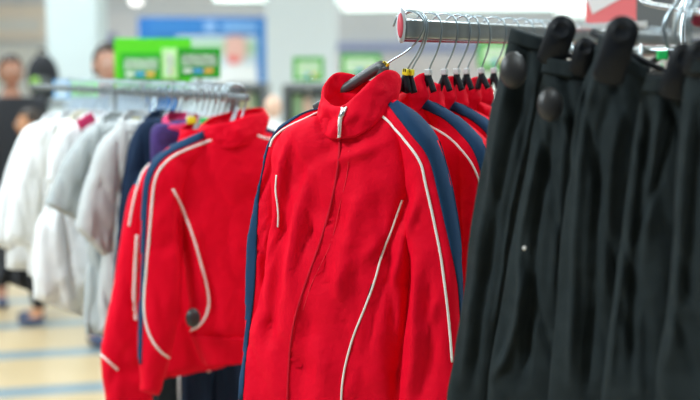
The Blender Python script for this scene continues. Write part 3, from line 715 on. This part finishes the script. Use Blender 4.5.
# --- grey and white shirts
WS = V((.86, .5, 0))
def shirt(label, Y, c, torso, sleeves, m, seed, group=None, col=True, name='polo_shirt', cols=1.0):
    pl = Plane(at(c[0], c[1], Y), WS)
    cx, cy = c
    ring = [(cx - 4, cy + 12, .04, cx - 4, cy + 20, .045), (cx + 10, cy + 9, .03, cx + 12, cy + 15, .03), (cx + 15, cy + 1, 0, cx + 18, cy + 8, 0), (cx + 6, cy - 4, -.04, cx + 7, cy + 4, -.035), (cx - 8, cy - 4, -.04, cx - 9, cy + 4, -.035), (cx - 15, cy + 2, 0, cx - 18, cy + 9, 0), (cx - 12, cy + 9, .03, cx - 13, cy + 15, .034)]
    t, bv = garment(name, label, 'shirt', pl, (pl.o.x, pl.o.y, .9), torso, [dict(rows=r, df=.05, db=.035, amp=.008) for r in sleeves], ring, m=m, seed=seed, amp=.022, fu=13, fv=2.4, df=.06, db=.04, group=group)
    return t, bv, pl
shirt('grey polo shirt next to the navy shirt, sleeve hem hanging lowest of the greys', 3.66, (138, 114),
  [(124, 120, 152, 118, .5), (112, 128, 165, 124, .8), (106, 150, 172, 150), (104, 190, 172, 190), (104, 240, 170, 240), (100, 290, 168, 290), (98, 332, 166, 332, .8)],
  [[(124, 120, 128, 145, .5), (102, 140, 124, 170, .9), (88, 175, 118, 205), (80, 205, 112, 240), (76, 228, 108, 261, .9)]], GREYC, 91)
shirt('grey polo shirt with sleeve hanging over the white shirts', 3.78, (118, 116),
  [(105, 122, 132, 120, .5), (94, 130, 142, 126, .8), (90, 155, 145, 155), (90, 200, 145, 200), (88, 250, 142, 250), (86, 300, 140, 300), (84, 333, 138, 333, .8)],
  [[(104, 120, 110, 140, .5), (82, 134, 104, 158, .9), (64, 160, 96, 185), (52, 185, 88, 206), (44, 204, 80, 222, .9)]], GREYC2, 93)
shirt('white shirt nearest the grey polos, longest hem', 3.92, (98, 114),
  [(84, 118, 112, 118, .5), (70, 126, 120, 122, .8), (60, 150, 124, 150), (48, 190, 122, 190), (36, 230, 118, 230), (34, 270, 112, 270), (32, 298, 90, 318, .8)],
  [[(84, 118, 88, 140, .5), (62, 128, 84, 158, .9), (50, 150, 80, 185), (46, 178, 78, 212, .9)]], WHITEC, 95)
shirt('cream shirt deep in the row of white shirts, hem beside the floor stripes', 4.02, (86, 114),
  [(72, 120, 100, 118, .5), (60, 128, 112, 124, .8), (52, 150, 116, 150), (50, 200, 114, 200), (52, 250, 110, 250), (60, 300, 104, 330, .8)],
  [[(74, 120, 78, 145, .5), (55, 136, 76, 165, .9), (50, 160, 78, 190, .9)]], CREAMC, 97)
shirt('white shirt in the middle of the white row, wide left sleeve', 4.14, (74, 114),
  [(60, 119, 88, 117, .5), (46, 126, 98, 122, .8), (36, 150, 100, 150), (30, 200, 98, 200), (27, 240, 94, 240), (27, 275, 88, 290, .8)],
  [[(60, 118, 64, 140, .5), (38, 128, 58, 160, .9), (22, 160, 50, 190), (10, 200, 40, 218), (4, 240, 34, 250, .9)]], WHITEC, 99)
shirt('white shirt at far left of the row, sleeve reaching the side of view', 4.30, (58, 116),
  [(44, 120, 72, 119, .5), (30, 127, 84, 124, .8), (20, 150, 88, 150), (12, 190, 86, 190), (6, 230, 84, 230), (4, 268, 80, 275, .8)],
  [[(44, 119, 48, 142, .5), (24, 130, 44, 160, .9), (8, 165, 34, 190), (-4, 205, 24, 220), (-10, 244, 18, 252, .9)]], WHITEC, 101)
shirt('black shirt at the back of the white shirts, dark hem showing below them', 4.46, (62, 116),
  [(48, 122, 76, 121, .5), (32, 132, 86, 128, .8), (20, 160, 80, 160), (10, 220, 64, 220), (2, 255, 60, 262), (-4, 278, 58, 301, .8)], [], DCLOTH, 103)
bm = bmesh.new(); Mq = frame(at(86, 121, 3.84), V((.8, .5, .5))); bx(bm, (-.03, -.004, -.016), (.03, .004, .016), Mq, bev=.003)
tag(obj('garment_label', bm, PINKC), 'magenta tag lying on the shoulders of the white shirts', 'tag')

# ================================================================== SIGNS
def sign(label, px0, py0, px1, py1, Y, mface, mframe, letters=True, postto=None, th=.008, away=None, border=.10, category='sign', n=6, band=True):
    a = at(px0, py1, Y); b = at(px1, py0, Y); W = b.x - a.x; H = b.z - a.z
    t = thing('price_sign', label, category, (a.x + W / 2, Y, a.z))
    bm = bmesh.new(); bx(bm, (a.x, Y, a.z), (b.x, Y + th, b.z), bev=.001); f = obj('panel', bm, mframe, t, smooth=False)
    k = border * H
    bm = bmesh.new(); bx(bm, (a.x + k, Y - .0015, a.z + k), (b.x - k, Y + .001, b.z - k)); obj('face', bm, mface, f, smooth=False)
    if letters:
        lw = (W - 2.6 * k) / n
        bm = bmesh.new()
        for i in range(n):
            x = a.x + 1.6 * k + i * lw; z0 = a.z + H * .40; z1 = a.z + H * .80
            bx(bm, (x, Y - .004, z0), (x + lw * .26, Y - .0012, z1)); bx(bm, (x + lw * .5, Y - .004, z0), (x + lw * .74, Y - .0012, z1))
            zz = z1 if i % 3 == 0 else (z0 + z1) / 2 + H * .03 if i % 3 == 1 else z0 + H * .06
            bx(bm, (x, Y - .004, zz - H * .07), (x + lw * .74, Y - .0012, zz))
        obj('lettering', bm, SIGNW, f, smooth=False)
        if band:
            for i, mm in enumerate((SIGNW, SIGNB, SIGNO)):
                bm = bmesh.new(); x = a.x + 1.8 * k + i * (W - 3.6 * k) / 3; bx(bm, (x, Y - .004, a.z + H * .17), (x + (W - 3.6 * k) / 3 * .85, Y - .0012, a.z + H * .32)); obj('colour_bar', bm, mm, f, smooth=False)
    bm = bmesh.new(); zz = postto if postto is not None else a.z - .3
    xm = (a.x + b.x) / 2
    if away: xa = at(away, 100, Y).x; tube(bm, [(xa, Y + .012, zz), (xa, Y + .012, a.z + .02), (xm, Y + .012, a.z + .02), (xm, Y + .012, a.z + H * .5)], .006, 8)
    else: tube(bm, [(xm, Y + .012, zz), (xm, Y + .012, a.z + H * .5)], .006, 8); obj('stem', bm, CHROME, t)
    return t
sign('large light green price board behind the left rack, green price card on it', 115, 38, 191, 88, 5.0, SIGNL, SIGNL, letters=False, postto=0.0, border=.03)
sign('green price card on the large light green board', 121, 53, 161, 81, 4.98, SIGNG, SIGNG, postto=1.42, n=6)
sign('white and yellow price card on right half of the light green board', 162, 48, 177, 79, 4.97, mat('pale_card', (.62, .80, .50), .5), mat('pale_card2', (.45, .78, .30), .5), n=3, postto=1.45, band=True)
sign('green price card standing alone right of the light green board', 178, 48, 220, 78, 4.4, SIGNG, SIGNG, postto=LZ - .02, n=7)
for px0, py0, px1, py1, Y, lab in ((293, 57, 324, 81, 7.6, 'small green price card in front of the white column'), (341, 54, 381, 76, 7.4, 'small green price card right of the white column, above the front collar'), (478, 42, 514, 68, 7.2, 'green price card behind the hanger hooks beside the black trousers')):
    sign(lab, px0, py0, px1, py1, Y, mat('pale_green_face', (.50, .80, .42), .5), SIGNG, postto=1.3 if Y > 7.3 else 0, n=5, border=.16)
sign('tall plain pale card below the green card beside the black trousers', 482, 66, 512, 92, 7.25, SIGNW, SIGNW, letters=False, postto=0)
sign('small pale green card low between the column and the light green board', 72, 79, 98, 96, 5.6, mat('mint_face', (.35, .80, .35), .5), mat('mint', (.25, .75, .25), .5), letters=False, postto=0, away=122)
sign('small blue and white card beside left column, behind white shirts', 54, 80, 70, 98, 5.7, mat('card_blue_face', (.55, .70, .85), .5), SIGNB, letters=False, postto=0, away=128)

# ================================================================== ROOM
bm = bmesh.new(); bx(bm, (-16, -3, -.1), (16, 24, 0))
fm = bpy.data.materials.new('striped_floor'); fm.use_nodes = True; nt = fm.node_tree; b = nt.nodes['Principled BSDF']
b.inputs['Roughness'].default_value = .35
tc = nt.nodes.new('ShaderNodeTexCoord'); mp = nt.nodes.new('ShaderNodeMapping'); mp.inputs['Rotation'].default_value = (0, 0, math.radians(-14))
sx = nt.nodes.new('ShaderNodeSeparateXYZ')
nt.links.new(tc.outputs['Object'], mp.inputs[0]); nt.links.new(mp.outputs[0], sx.inputs[0])
def mth(op, a, v=None, v2=None):
    n_ = nt.nodes.new('ShaderNodeMath'); n_.operation = op
    if hasattr(a, 'links'): nt.links.new(a, n_.inputs[0])
    else: n_.inputs[0].default_value = a
    if v is not None:
        if hasattr(v, 'links'): nt.links.new(v, n_.inputs[1])
        else: n_.inputs[1].default_value = v
    return n_.outputs[0]
PER = .74; OFFS = .21
q = mth('ADD', sx.outputs['Y'], OFFS + 74 * .0); q = mth('DIVIDE', q, PER); q = mth('FRACT', q)
st1 = mth('LESS_THAN', q, .25)
qx = mth('FRACT', mth('DIVIDE', sx.outputs['X'], .37)); jx = mth('LESS_THAN', qx, .012)
ns = nt.nodes.new('ShaderNodeTexNoise'); ns.inputs['Scale'].default_value = 3; nt.links.new(tc.outputs['Object'], ns.inputs['Vector'])
crp = nt.nodes.new('ShaderNodeValToRGB'); crp.color_ramp.elements[0].color = (.45, .34, .19, 1); crp.color_ramp.elements[1].color = (.56, .43, .255, 1); nt.links.new(ns.outputs['Fac'], crp.inputs[0])
m1 = nt.nodes.new('ShaderNodeMixRGB'); nt.links.new(st1, m1.inputs[0]); nt.links.new(crp.outputs[0], m1.inputs[1]); m1.inputs[2].default_value = (.20, .26, .29, 1)
m2 = nt.nodes.new('ShaderNodeMixRGB'); nt.links.new(mth('MULTIPLY', jx, .3), m2.inputs[0]); nt.links.new(m1.outputs[0], m2.inputs[1]); m2.inputs[2].default_value = (.4, .3, .2, 1)
nt.links.new(m2.outputs[0], b.inputs['Base Color'])
struct('floor', bm, fm)
WALL = mat('wall_paint', (.76, .79, .84), .8, var=.06, vscale=1)
bm = bmesh.new(); bx(bm, (-16, 24, 0), (16, 24.2, 4.2)); struct('wall_back', bm, WALL)
bm = bmesh.new(); bx(bm, (-16.2, -3, 0), (-16, 24.2, 4.2)); struct('wall_left', bm, WALL)
bm = bmesh.new(); bx(bm, (16, -3, 0), (16.2, 24.2, 4.2)); struct('wall_right', bm, WALL)
bm = bmesh.new(); bx(bm, (-16.2, -3, 4.2), (16.2, 24.2, 4.3)); struct('ceiling', bm, mat('ceiling_white', (.8, .82, .84), .9))
def wall_box(name, px0, py0, px1, py1, Y, m, th=.03, kind=None, lab=None, cat=None):
    a = at(px0, py1, Y); b_ = at(px1, py0, Y); bm = bmesh.new(); bx(bm, (a.x, Y, a.z), (b_.x, Y + th, b_.z), bev=.002)
    o = obj(name, bm, m, smooth=False)
    if kind: o['kind'] = kind
    if lab: tag(o, lab, cat)
    return o
wall_box('trim_1', 336, 43, 820, 51, 23.9, mat('lilac_band', (.33, .38, .62), .7), kind='structure')
wall_box('trim_2', 336, 56, 820, 140, 23.9, mat('pale_pink_wall', (.78, .74, .76), .8), kind='structure')
wall_box('trim_3', -20, 44, 52, 120, 23.9, mat('cream_wall', (.78, .78, .74), .8), kind='structure')
wall_box('trim_4', -120, 4, 46, 40, 23.85, mat('beige_fascia', (.90, .80, .70), .8), kind='structure')
wall_box('trim_5', -120, 20, 40, 30, 23.80, mat('grey_fascia_stripe', (.80, .80, .78), .8), kind='structure')
wall_box('trim_6', 97, 12, 140, 45, 23.9, mat('pale_wall_part', (.80, .81, .86), .8), kind='structure')
wall_box('trim_7', 97, 34, 116, 50, 23.85, mat('violet_band', (.25, .25, .50), .8), kind='structure')
# columns
def column(n_, px0, px1, Y, m, label):
    a = at(px0, 55, Y); b_ = at(px1, 55, Y); w = b_.x - a.x
    t = thing('column', label, 'column', ((a.x + b_.x) / 2, Y + w / 2, 0))
    bm = bmesh.new(); bx(bm, (a.x, Y, 0), (b_.x, Y + w, 4.2), bev=.01)
    obj('shaft', bm, m, t, smooth=False)
    bm = bmesh.new(); bx(bm, (a.x - .02, Y - .02, 0), (b_.x + .02, Y + w + .02, .15), bev=.01); obj('plinth', bm, SHELFG, t, smooth=False)
COLW = mat('column_cladding', (.56, .65, .67), .5, var=.03, vscale=4)
column(1, 47, 98, 10.5, COLW, 'pale white square column at left, behind the white shirts')
column(2, 266, 336, 12.0, mat('column_white', (.64, .70, .73), .5), 'wide white square column in the middle behind the front jacket collar')
# blue poster with a face
bp = at(140, 118, 13.5); bq = at(267, 17, 13.5)
t = thing('advertising_poster', 'large blue advertising board with a smiling person in white', 'poster', ((bp.x + bq.x) / 2, 13.5, bp.z))
bm = bmesh.new(); bx(bm, (bp.x, 13.5, bp.z), (bq.x, 13.56, bq.z)); obj('board', bm, mat('poster_blue', (.015, .16, .50), .5), t, smooth=False)
def pp(name, px0, py0, px1, py1, m, d=.004, ell=False, par=t):
    a = at(px0, py1, 13.5); b_ = at(px1, py0, 13.5); bm = bmesh.new()
    if ell:
        M = Matrix.Translation(((a.x + b_.x) / 2, 13.5 - d, (a.z + b_.z) / 2)) @ Matrix.Diagonal(((b_.x - a.x) / 2, 1, (b_.z - a.z) / 2, 1))
        lathe(bm, [(0, .003), (1, .003), (1, -.001), (0, -.001)], 32, M @ Matrix.Rotation(PI / 2, 4, 'X'))
    else: bx(bm, (a.x, 13.5 - d, a.z), (b_.x, 13.5 + .001, b_.z))
    return obj(name, bm, m, par, smooth=False)
pp('pale_photo_area', 178, 36, 258, 118, mat('poster_pale', (.62, .72, .78), .6), .006)
pp('green_field', 190, 40, 256, 55, mat('poster_sage', (.40, .60, .42), .6), .008)
pp('light_blue_band', 150, 18, 262, 34, mat('poster_lblue', (.03, .20, .55), .6), .007)
pp('lettering', 205, 21, 215, 32, mat('poster_letter', (.28, .48, .80), .6), .012)
pp('lettering', 222, 23, 258, 31, mat('poster_letter2', (.22, .44, .78), .6), .012)
pp('portrait_shirt', 218, 62, 252, 90, mat('poster_shirtw', (.80, .76, .80), .6), .014, True)
pp('portrait_face', 225, 38, 246, 64, mat('poster_skin', (.78, .46, .40), .6), .018, True)
pp('portrait_hair', 224, 35, 247, 48, mat('poster_hair', (.62, .42, .36), .6), .012, True)
pp('portrait_scarf', 229, 56, 238, 64, mat('poster_redbit', (.80, .06, .08), .6), .022, True)
pp('white_bubble', 214, 64, 265, 87, mat('poster_bubble', (.86, .88, .90), .6), .016, True)
pp('frame', 258, 20, 268, 118, mat('poster_edge', (.03, .20, .55), .5), .02)
for i, (sx0, sx1) in enumerate(((-.1, .1),)):
    bm = bmesh.new(); xm = (bp.x + bq.x) / 2
    for s_ in (-.5, .5): tube(bm, [(xm + s_, 13.59, 0), (xm + s_, 13.59, bq.z)], .03, 10)
    obj('stand', bm, SHELFG, t)
# shelving units (dark frames)
def shelving(label, px0, px1, py0, Y, goods):
    a = at(px0, py0, Y); b_ = at(px1, py0, Y); W = b_.x - a.x; H = a.z
    t = thing('shelving_unit', label, 'shelves', ((a.x + b_.x) / 2, Y + .25, 0))
    for x in (a.x, b_.x - .05):
        bm = bmesh.new(); bx(bm, (x, Y, 0), (x + .05, Y + .5, H), bev=.004); obj('upright', bm, SHELFG, t, smooth=False)
    bm = bmesh.new(); bx(bm, (a.x + .05, Y + .46, .05), (b_.x - .05, Y + .49, H - .05)); obj('back_panel', bm, mat('shelf_back', (.55, .62, .62), .6), t, smooth=False)
    z = H
    for k in range(5):
        bm = bmesh.new(); bx(bm, (a.x + .05, Y, z - .05), (b_.x - .05, Y + .46, z), bev=.003); obj('shelf', bm, SHELFG, t, smooth=False)
        z -= H / 5
    return (a, b_, H)
gm = [mat('box_cream', (.75, .72, .55), .6), mat('box_grey', (.45, .50, .50), .6), mat('box_green', (.35, .55, .30), .6), mat('box_yellow', (.75, .66, .25), .6), mat('box_peach', (.80, .55, .42), .6)]
gl = ['cream', 'grey', 'green', 'yellow', 'peach']
S = [(282, 345, 85, 8.6), (226, 266, 84, 9.2), (346, 420, 84, 9.0)]
Sl = ['dark grey shelving unit in front of the white column', 'dark grey shelving unit below the blue poster', 'dark grey shelving unit mostly behind the front jacket collar']
for (x0, x1, y0, Y), lab in zip(S, Sl):
    a, b_, H = shelving(lab, x0, x1, y0, Y, None)
    W = b_.x - a.x; nb = 4
    for k in range(nb):
        w = (W - .14) / nb; x = a.x + .07 + k * w; hh = R.uniform(.13, .22); z = H - H / 5 + .0
        bm = bmesh.new(); bx(bm, (x, Y + .08, z), (x + w * .85, Y + .36, z + hh), bev=.004)
        i = (k * 2 + int(x0)) % 5
        tag(obj('carton', bm, gm[i], smooth=False), f'{gl[i]} carton on the top shelf of the unit ' + ('before the white column' if x0 == 282 else 'under the blue poster' if x0 == 226 else 'behind the front collar') + (', left' if k == 0 else ', left of centre' if k == 1 else ', right of centre' if k == 2 else ', right'), 'box')
# peach sphere like display (a mannequin head) beside collar of blurred jacket
for px, py, Y, r, lab in ((273, 107, 6.6, .055, 'bald peach mannequin head behind the left red jacket shoulder'),):
    p = at(px, py, Y); t = thing('mannequin', lab, 'mannequin', (p.x, p.y, 0)); bm = bmesh.new()
    sphere(bm, p, r, (.85, 1, 1.2)); sphere(bm, p + V((0, -r * .95, -.01)), r * .14, (.8, 1, 1.4), 10); obj('head', bm, mat('mannequin_peach', (.82, .55, .42), .5), t)
    bm = bmesh.new(); lathe(bm, [(0, -1.0 + .0), (.10, -.98), (.13, -.6), (.11, -.4), (.16, -.16), (.10, -.105), (.035, -.085), (.033, -.04), (0, -.03)], 24, Matrix.Translation(p) @ Matrix.Diagonal((1, .7, 1, 1))); obj('torso', bm, mat('mannequin_white', (.75, .75, .74), .5), t)
    bm = bmesh.new(); tube(bm, [(p.x, p.y, .02), (p.x, p.y, p.z - .95)], .015, 10); lathe(bm, [(0, 0), (.15, 0), (.15, .02), (0, .025)], 24, Matrix.Translation((p.x, p.y, 0))); obj('stand', bm, CHROME, t)
# hanging light fixtures
LM = mat('lamp_diffuser', (.92, 1.0, .97), .5, emit=1.6)
def fixture(label, px0, py0, px1, py1, Y, h, dy=.0, d=.3, hs=3):
    a = at(px0, py1, Y); b_ = at(px1, py1, Y + dy)
    t = thing('light_fixture', label, 'ceiling light', ((a.x + b_.x) / 2, Y, a.z))
    L = (b_ - a).length; M = frame((a.x, a.y, a.z), V((b_.x - a.x, b_.y - a.y, 0)))
    bm = bmesh.new(); bx(bm, (0, 0, .012), (L, d, h), M, bev=.01); obj('diffuser', bm, LM, t, smooth=False)
    bm = bmesh.new(); bx(bm, (-.01, -.01, 0), (L + .01, d + .01, .012), M); obj('trim', bm, mat('lamp_trim', (.36, .50, .47), .5), t, smooth=False)
    for k in (.1, .9):
        bm = bmesh.new(); q = M @ V((L * k, d / 2, h)); tube(bm, [q, V((q.x, q.y, 4.2))], .006, 6); obj('suspension', bm, CHROME, t)
fixture('long glowing ceiling light at top, from the column to the hooks', 342, 0, 556, 11.5, 19.5, .40, dy=-1.0)
fixture('glowing ceiling light at top right, beside the red board', 560, 0, 590, 17, 16.0, .40)
fixture('short glowing ceiling light above the blue poster', 214, 0, 262, 1.5, 19, .2)
fixture('glowing ceiling light at top centre, behind the white column', 255, 0, 342, 3, 21, .2)
p = at(136, 2, 9); t = thing('pendant_lamp', 'small round glowing lamp at top left', 'lamp', p)
bm = bmesh.new(); sphere(bm, p, .05, (1, 1, .6)); obj('bulb', bm, mat('bulb_glow', (1, 1, .98), .5, emit=3), t)
bm = bmesh.new(); tube(bm, [p + V((0, 0, .025)), (p.x, p.y, 4.2)], .006, 8); obj('cord', bm, SHELFG, t)
# dark grey wall part at top right behind the rack and a beige part
pt = thing('partition', 'dark grey overhead panel at top right, warm grey board beneath it', 'partition', (at(710, 42, 6.5).x, 6.6, 0))
def pbox(name, px0, py0, px1, py1, Y, m):
    o = wall_box(name, px0, py0, px1, py1, Y, m, th=.05); o.data.transform(Matrix.Translation(-pt.location)); o.parent = pt
pbox('panel', 634, -20, 790, 34, 6.5, mat('dark_grey_panel', (.085, .09, .095), .6))
pbox('lower_board', 560, 44, 790, 90, 6.6, mat('warm_grey_board', (.50, .47, .43), .7))
for x_ in (at(645, 42, 6.7).x, at(780, 42, 6.7).x):
    bm = bmesh.new(); tube(bm, [(x_, 6.68, 0), (x_, 6.68, 2.3)], .03, 10); obj('post', bm, SHELFG, pt)
p = at(699, 18, 1.98); bm = bmesh.new(); lathe(bm, [(0, 0), (.014, 0), (.015, .003), (.013, .007), (0, .008)], 24, frame(p, (1, 0, 0), (CAM - p)))
# dark red end cap of the trousers rack
obj('end_cap', bm, mat('dark_red_cap', (.30, .02, .05), .4), pr)
# backpack left
def backpack(label, px, py, Y, s):
    p = at(px, py, Y); t = thing('backpack', label, 'bag', (p.x, p.y, p.z - .16))
    bm = bmesh.new(); sphere(bm, p, .13 * s, (.85, .55, 1.25), 24); obj('main_compartment', bm, DCLOTH, t)
    bm = bmesh.new(); sphere(bm, p + V((0, -.055, -.05)) * s, .085 * s, (.95, .5, .8), 18); obj('front_pocket', bm, mat('grey_nylon', (.08, .09, .09), .7), t)
    bm = bmesh.new(); sphere(bm, p + V((-.03, -.095, -.03)) * s, .035 * s, (1, .4, 1.1), 14); obj('green_patch', bm, mat('lime_print', (.28, .55, .08), .6), t)
    bm = bmesh.new(); tube(bm, cr([p + V((-.03, 0, .155)) * s, p + V((-.02, 0, .19)) * s, p + V((.02, 0, .19)) * s, p + V((.03, 0, .155)) * s], 12), .008 * s, 8); obj('handle', bm, DCLOTH, t)
    return p
pb = backpack('black backpack with lime patch on display left of the pale column', 43, 78, 8.2, 1.0)
bm = bmesh.new(); zt = pb.z - .16
bx(bm, (pb.x - .45, 8.05, zt - .03), (pb.x + .3, 8.5, zt)); 
t = thing('display_table', 'dark display stand under the black backpack, far left', 'table', (pb.x, 8.2, 0))
obj('tabletop', bm, SHELFG, t, smooth=False)
for sx_ in (-.42, .27):
    for sy_ in (8.08, 8.47):
        bm = bmesh.new(); tube(bm, [(pb.x + sx_, sy_, 0), (pb.x + sx_, sy_, zt - .03)], .015, 8); obj('leg', bm, SHELFG, t)
backpack('grey backpack low on the display stand, right of the lime-patched one', 56, 84, 8.25, .75) if False else None

# ================================================================== PEOPLE
def skin_mesh(name, verts, edges, m, parent, sub=2):
    me = bpy.data.meshes.new(name); me.from_pydata([v[0] for v in verts], edges, []); me.materials.append(m)
    o = bpy.data.objects.new(name, me); C.objects.link(o)
    sk = o.modifiers.new('s', 'SKIN'); sk.use_smooth_shade = True
    for i, v in enumerate(verts):
        r = v[1] if isinstance(v[1], tuple) else (v[1], v[1])
        me.skin_vertices[0].data[i].radius = r
        me.skin_vertices[0].data[i].use_root = (i == 0)
    o.modifiers.new('d', 'SUBSURF').levels = sub
    o.modifiers['d'].render_levels = sub
    dg = bpy.context.evaluated_depsgraph_get(); ev = o.evaluated_get(dg); nm = bpy.data.meshes.new_from_object(ev)
    o.modifiers.clear(); o.data = nm
    for p_ in nm.polygons: p_.use_smooth = True
    if not nm.materials: nm.materials.append(m)
    if parent: o.parent = parent
    return o
def person(label, x, y, h, face, skin, hair, top, bottom, arm_pose=0):
    """standing figure, h height, face heading in radians (0 = looks at the camera)"""
    t = thing('person', label, 'person', (x, y, 0), face); s = h / 1.75
    v = []; e = []
    def add(p, r, par=None):
        v.append((V(p) * s, tuple(q * s for q in r) if isinstance(r, tuple) else r * s)); i = len(v) - 1
        if par is not None: e.append((par, i))
        return i
    pel = add((0, 0, .95), (.14, .11)); sp_ = add((0, 0, 1.12), (.125, .095), pel); ch = add((0, .0, 1.33), (.155, .11), sp_); nk = add((0, .01, 1.47), .055, ch); add((0, 0, 1.56), .052, nk)
    for sx_ in (-1, 1):
        hp = add((sx_ * .095, 0, .88), .09, pel); kn = add((sx_ * .105, -.01, .50), .058, hp); an = add((sx_ * .11, .02, .09), .038, kn); add((sx_ * .12, -.06, .045), .036, an); add((sx_ * .125, -.14, .03), .028, len(v) - 1)
        sh = add((sx_ * .185, .0, 1.41), .055, ch); el = add((sx_ * .235, .02, 1.13), .040, sh); wr = add((sx_ * .25, -.06, .90), .027, el); pm = add((sx_ * .252, -.075, .84), (.020, .030), wr)
        for k, (fy, L_) in enumerate(((-.035, .075), (-.012, .085), (.010, .080), (.030, .065))):
            f1 = add((sx_ * .252, -.075 + fy, .80), .0085, pm); f2 = add((sx_ * .247, -.078 + fy, .80 - L_ * .5), .0078, f1); add((sx_ * .238, -.080 + fy, .80 - L_ * .9), .0065, f2)
        th = add((sx_ * .24, -.108, .845), .0095, pm); add((sx_ * .232, -.128, .81), .0078, th)
    body = skin_mesh('body', v, e, skin, t)
    # head with features merged into the body
    bm = bmesh.new(); bm.from_mesh(body.data)
    hc = V((0, -.012, 1.635)) * s
    q = bmesh.ops.create_icosphere(bm, subdivisions=4, radius=1)
    for w in q['verts']:
        d = w.co.copy(); p = V((d.x * .076, d.y * .094, d.z * .118))
        if d.z < 0: p.x *= 1 + d.z * .28; 
        if d.y < 0:
            nz = math.exp(-((d.x / .16) ** 2) - ((d.z + .12) / .28) ** 2); p.y -= .026 * nz * (1 if d.z > -.35 else .4)
            for ex in (-.42, .42): p.y += .010 * math.exp(-((d.x - ex) / .2) ** 2 - ((d.z - .02) / .13) ** 2)
            p.y -= .008 * math.exp(-((d.x) / .3) ** 2 - ((d.z + .52) / .08) ** 2)
            p.y -= .008 * math.exp(-((d.x) / .35) ** 2 - ((d.z + .85) / .2) ** 2)
        w.co = p * s + hc
    for sx_ in (-1, 1): sphere(bm, hc + V((sx_ * .077, .012, -.005)) * s, .028 * s, (.35, .7, 1.1), 12)
    bm.to_mesh(body.data); bm.free()
    for p_ in body.data.polygons: p_.use_smooth = True
    for sx_ in (-1, 1):
        bm = bmesh.new(); sphere(bm, hc + V((sx_ * .031, -.082, .004)) * s, .011 * s, seg=12); eo = obj('eye', bm, mat('eye_white', (.8, .8, .8), .3), t, world=False)
        bm = bmesh.new(); sphere(bm, hc + V((sx_ * .031, -.090, .004)) * s, .006 * s, (1, .6, 1), 10); obj('iris', bm, HAIR, eo, world=False)
    bm = bmesh.new(); sphere(bm, hc + V((0, -.094, -.064)) * s, .02 * s, (1.1, .35, .3), 12); obj('mouth', bm, mat('lips', (.45, .12, .10), .5), t, world=False)
    bm = bmesh.new(); q = bmesh.ops.create_icosphere(bm, subdivisions=4, radius=1)
    kill = []
    for w in q['verts']:
        d = w.co.copy(); lim = .52 if d.y < -.3 else (.1 if d.y < .25 else -.55)
        if d.z < lim: kill.append(w)
        w.co = V((d.x * .086, d.y * .104 + .004, d.z * .130)) * s * (1 + .03 * noise.noise(d * 9)) + hc
    bmesh.ops.delete(bm, geom=kill, context='VERTS')
    ho = obj('hair', bm, hair, t, world=False); sm = ho.modifiers.new('s', 'SOLIDIFY'); sm.thickness = .012 * s
    # clothes
    v = []; e = []
    lo = add((0, 0, .84), (.150, .125)); pel = add((0, 0, .96), (.172, .142), lo); sp_ = add((0, 0, 1.12), (.170, .140), pel); ch = add((0, 0, 1.33), (.205, .160), sp_); add((0, .01, 1.455), .085, ch)
    for sx_ in (-1, 1):
        sh = add((sx_ * .190, .0, 1.405), .085, ch); el = add((sx_ * .235, .02, 1.13), .056, sh); add((sx_ * .249, -.052, .93), .044, el)
    skin_mesh('shirt', v, e, top, t)
    v = []; e = []
    pel = add((0, 0, .93), (.158, .130)); add((0, 0, 1.05), (.15, .12), pel)
    for sx_ in (-1, 1):
        hp = add((sx_ * .095, 0, .86), .105, pel); kn = add((sx_ * .105, -.01, .50), .076, hp); add((sx_ * .11, .02, .12), .062, kn)
    skin_mesh('trousers', v, e, bottom, t)
    for sx_ in (-1, 1):
        bm = bmesh.new(); sphere(bm, V((sx_ * .12, -.05, .040)) * s, .046 * s, (.9, 2.5, .84), 16); obj('shoe', bm, mat('dark_blue_shoe', (.05, .07, .14), .6), t, world=False)
    return t
p = at(107, 66, 6.6); person('man whose head shows between the pale column and the green board', p.x, 6.6, 1.66, .5, SKIN, HAIR, mat('grey_blue_shirt', (.30, .38, .48), .8), DCLOTH)
p = at(11, 76, 7.6); person('dark-haired person in charcoal clothes standing at far left', p.x, 7.6, 1.60, .4, SKIN2, HAIR, DCLOTH, DCLOTH)
p = at(26, 120, 7.1); person('child with dark hair in black, standing behind the white shirts', p.x + .03, 7.1, 1.28, -1.3, mat('skin_warm', (.62, .30, .16), .55), HAIR, DCLOTH, DCLOTH)

# ================================================================== LIGHT
w = bpy.data.worlds.new('world'); sc.world = w; w.use_nodes = True
w.node_tree.nodes['Background'].inputs[0].default_value = (.84, .93, 1, 1); w.node_tree.nodes['Background'].inputs[1].default_value = .26
def area(name, loc, size, energy, rot=(0, 0, 0), col=(1, 1, 1)):
    l = bpy.data.lights.new(name, 'AREA'); l.shape = 'RECTANGLE'; l.size = size[0]; l.size_y = size[1]; l.energy = energy; l.color = col
    o = bpy.data.objects.new(name, l); C.objects.link(o); o.location = loc; o.rotation_euler = rot; return o
for i, (x, y) in enumerate([(-3.6, .9), (2.4, .6), (-2.6, 4.2), (2.4, 4.2), (-3.4, 8.5), (3.2, 8.5), (-3.4, 13), (3.2, 13), (-3.4, 18), (3.2, 18), (-9, 12), (9, 12)]):
    area('ceiling_lamp', (x, y, 4.1), (2.4, 1.2), (760 if x < 0 else 150) if y < 2 else 320 if y < 6 else 400 if y < 12 else 500, col=(.82, .94, 1))
    bm = bmesh.new(); bx(bm, (x - 1.25, y - .65, 4.14), (x + 1.25, y + .65, 4.19), bev=.01)
    o = obj('ceiling_light_panel', bm, LM, smooth=False); tag(o, 'white ceiling light panel above the sales floor', 'ceiling light', 'ceiling light panels above the sales floor')
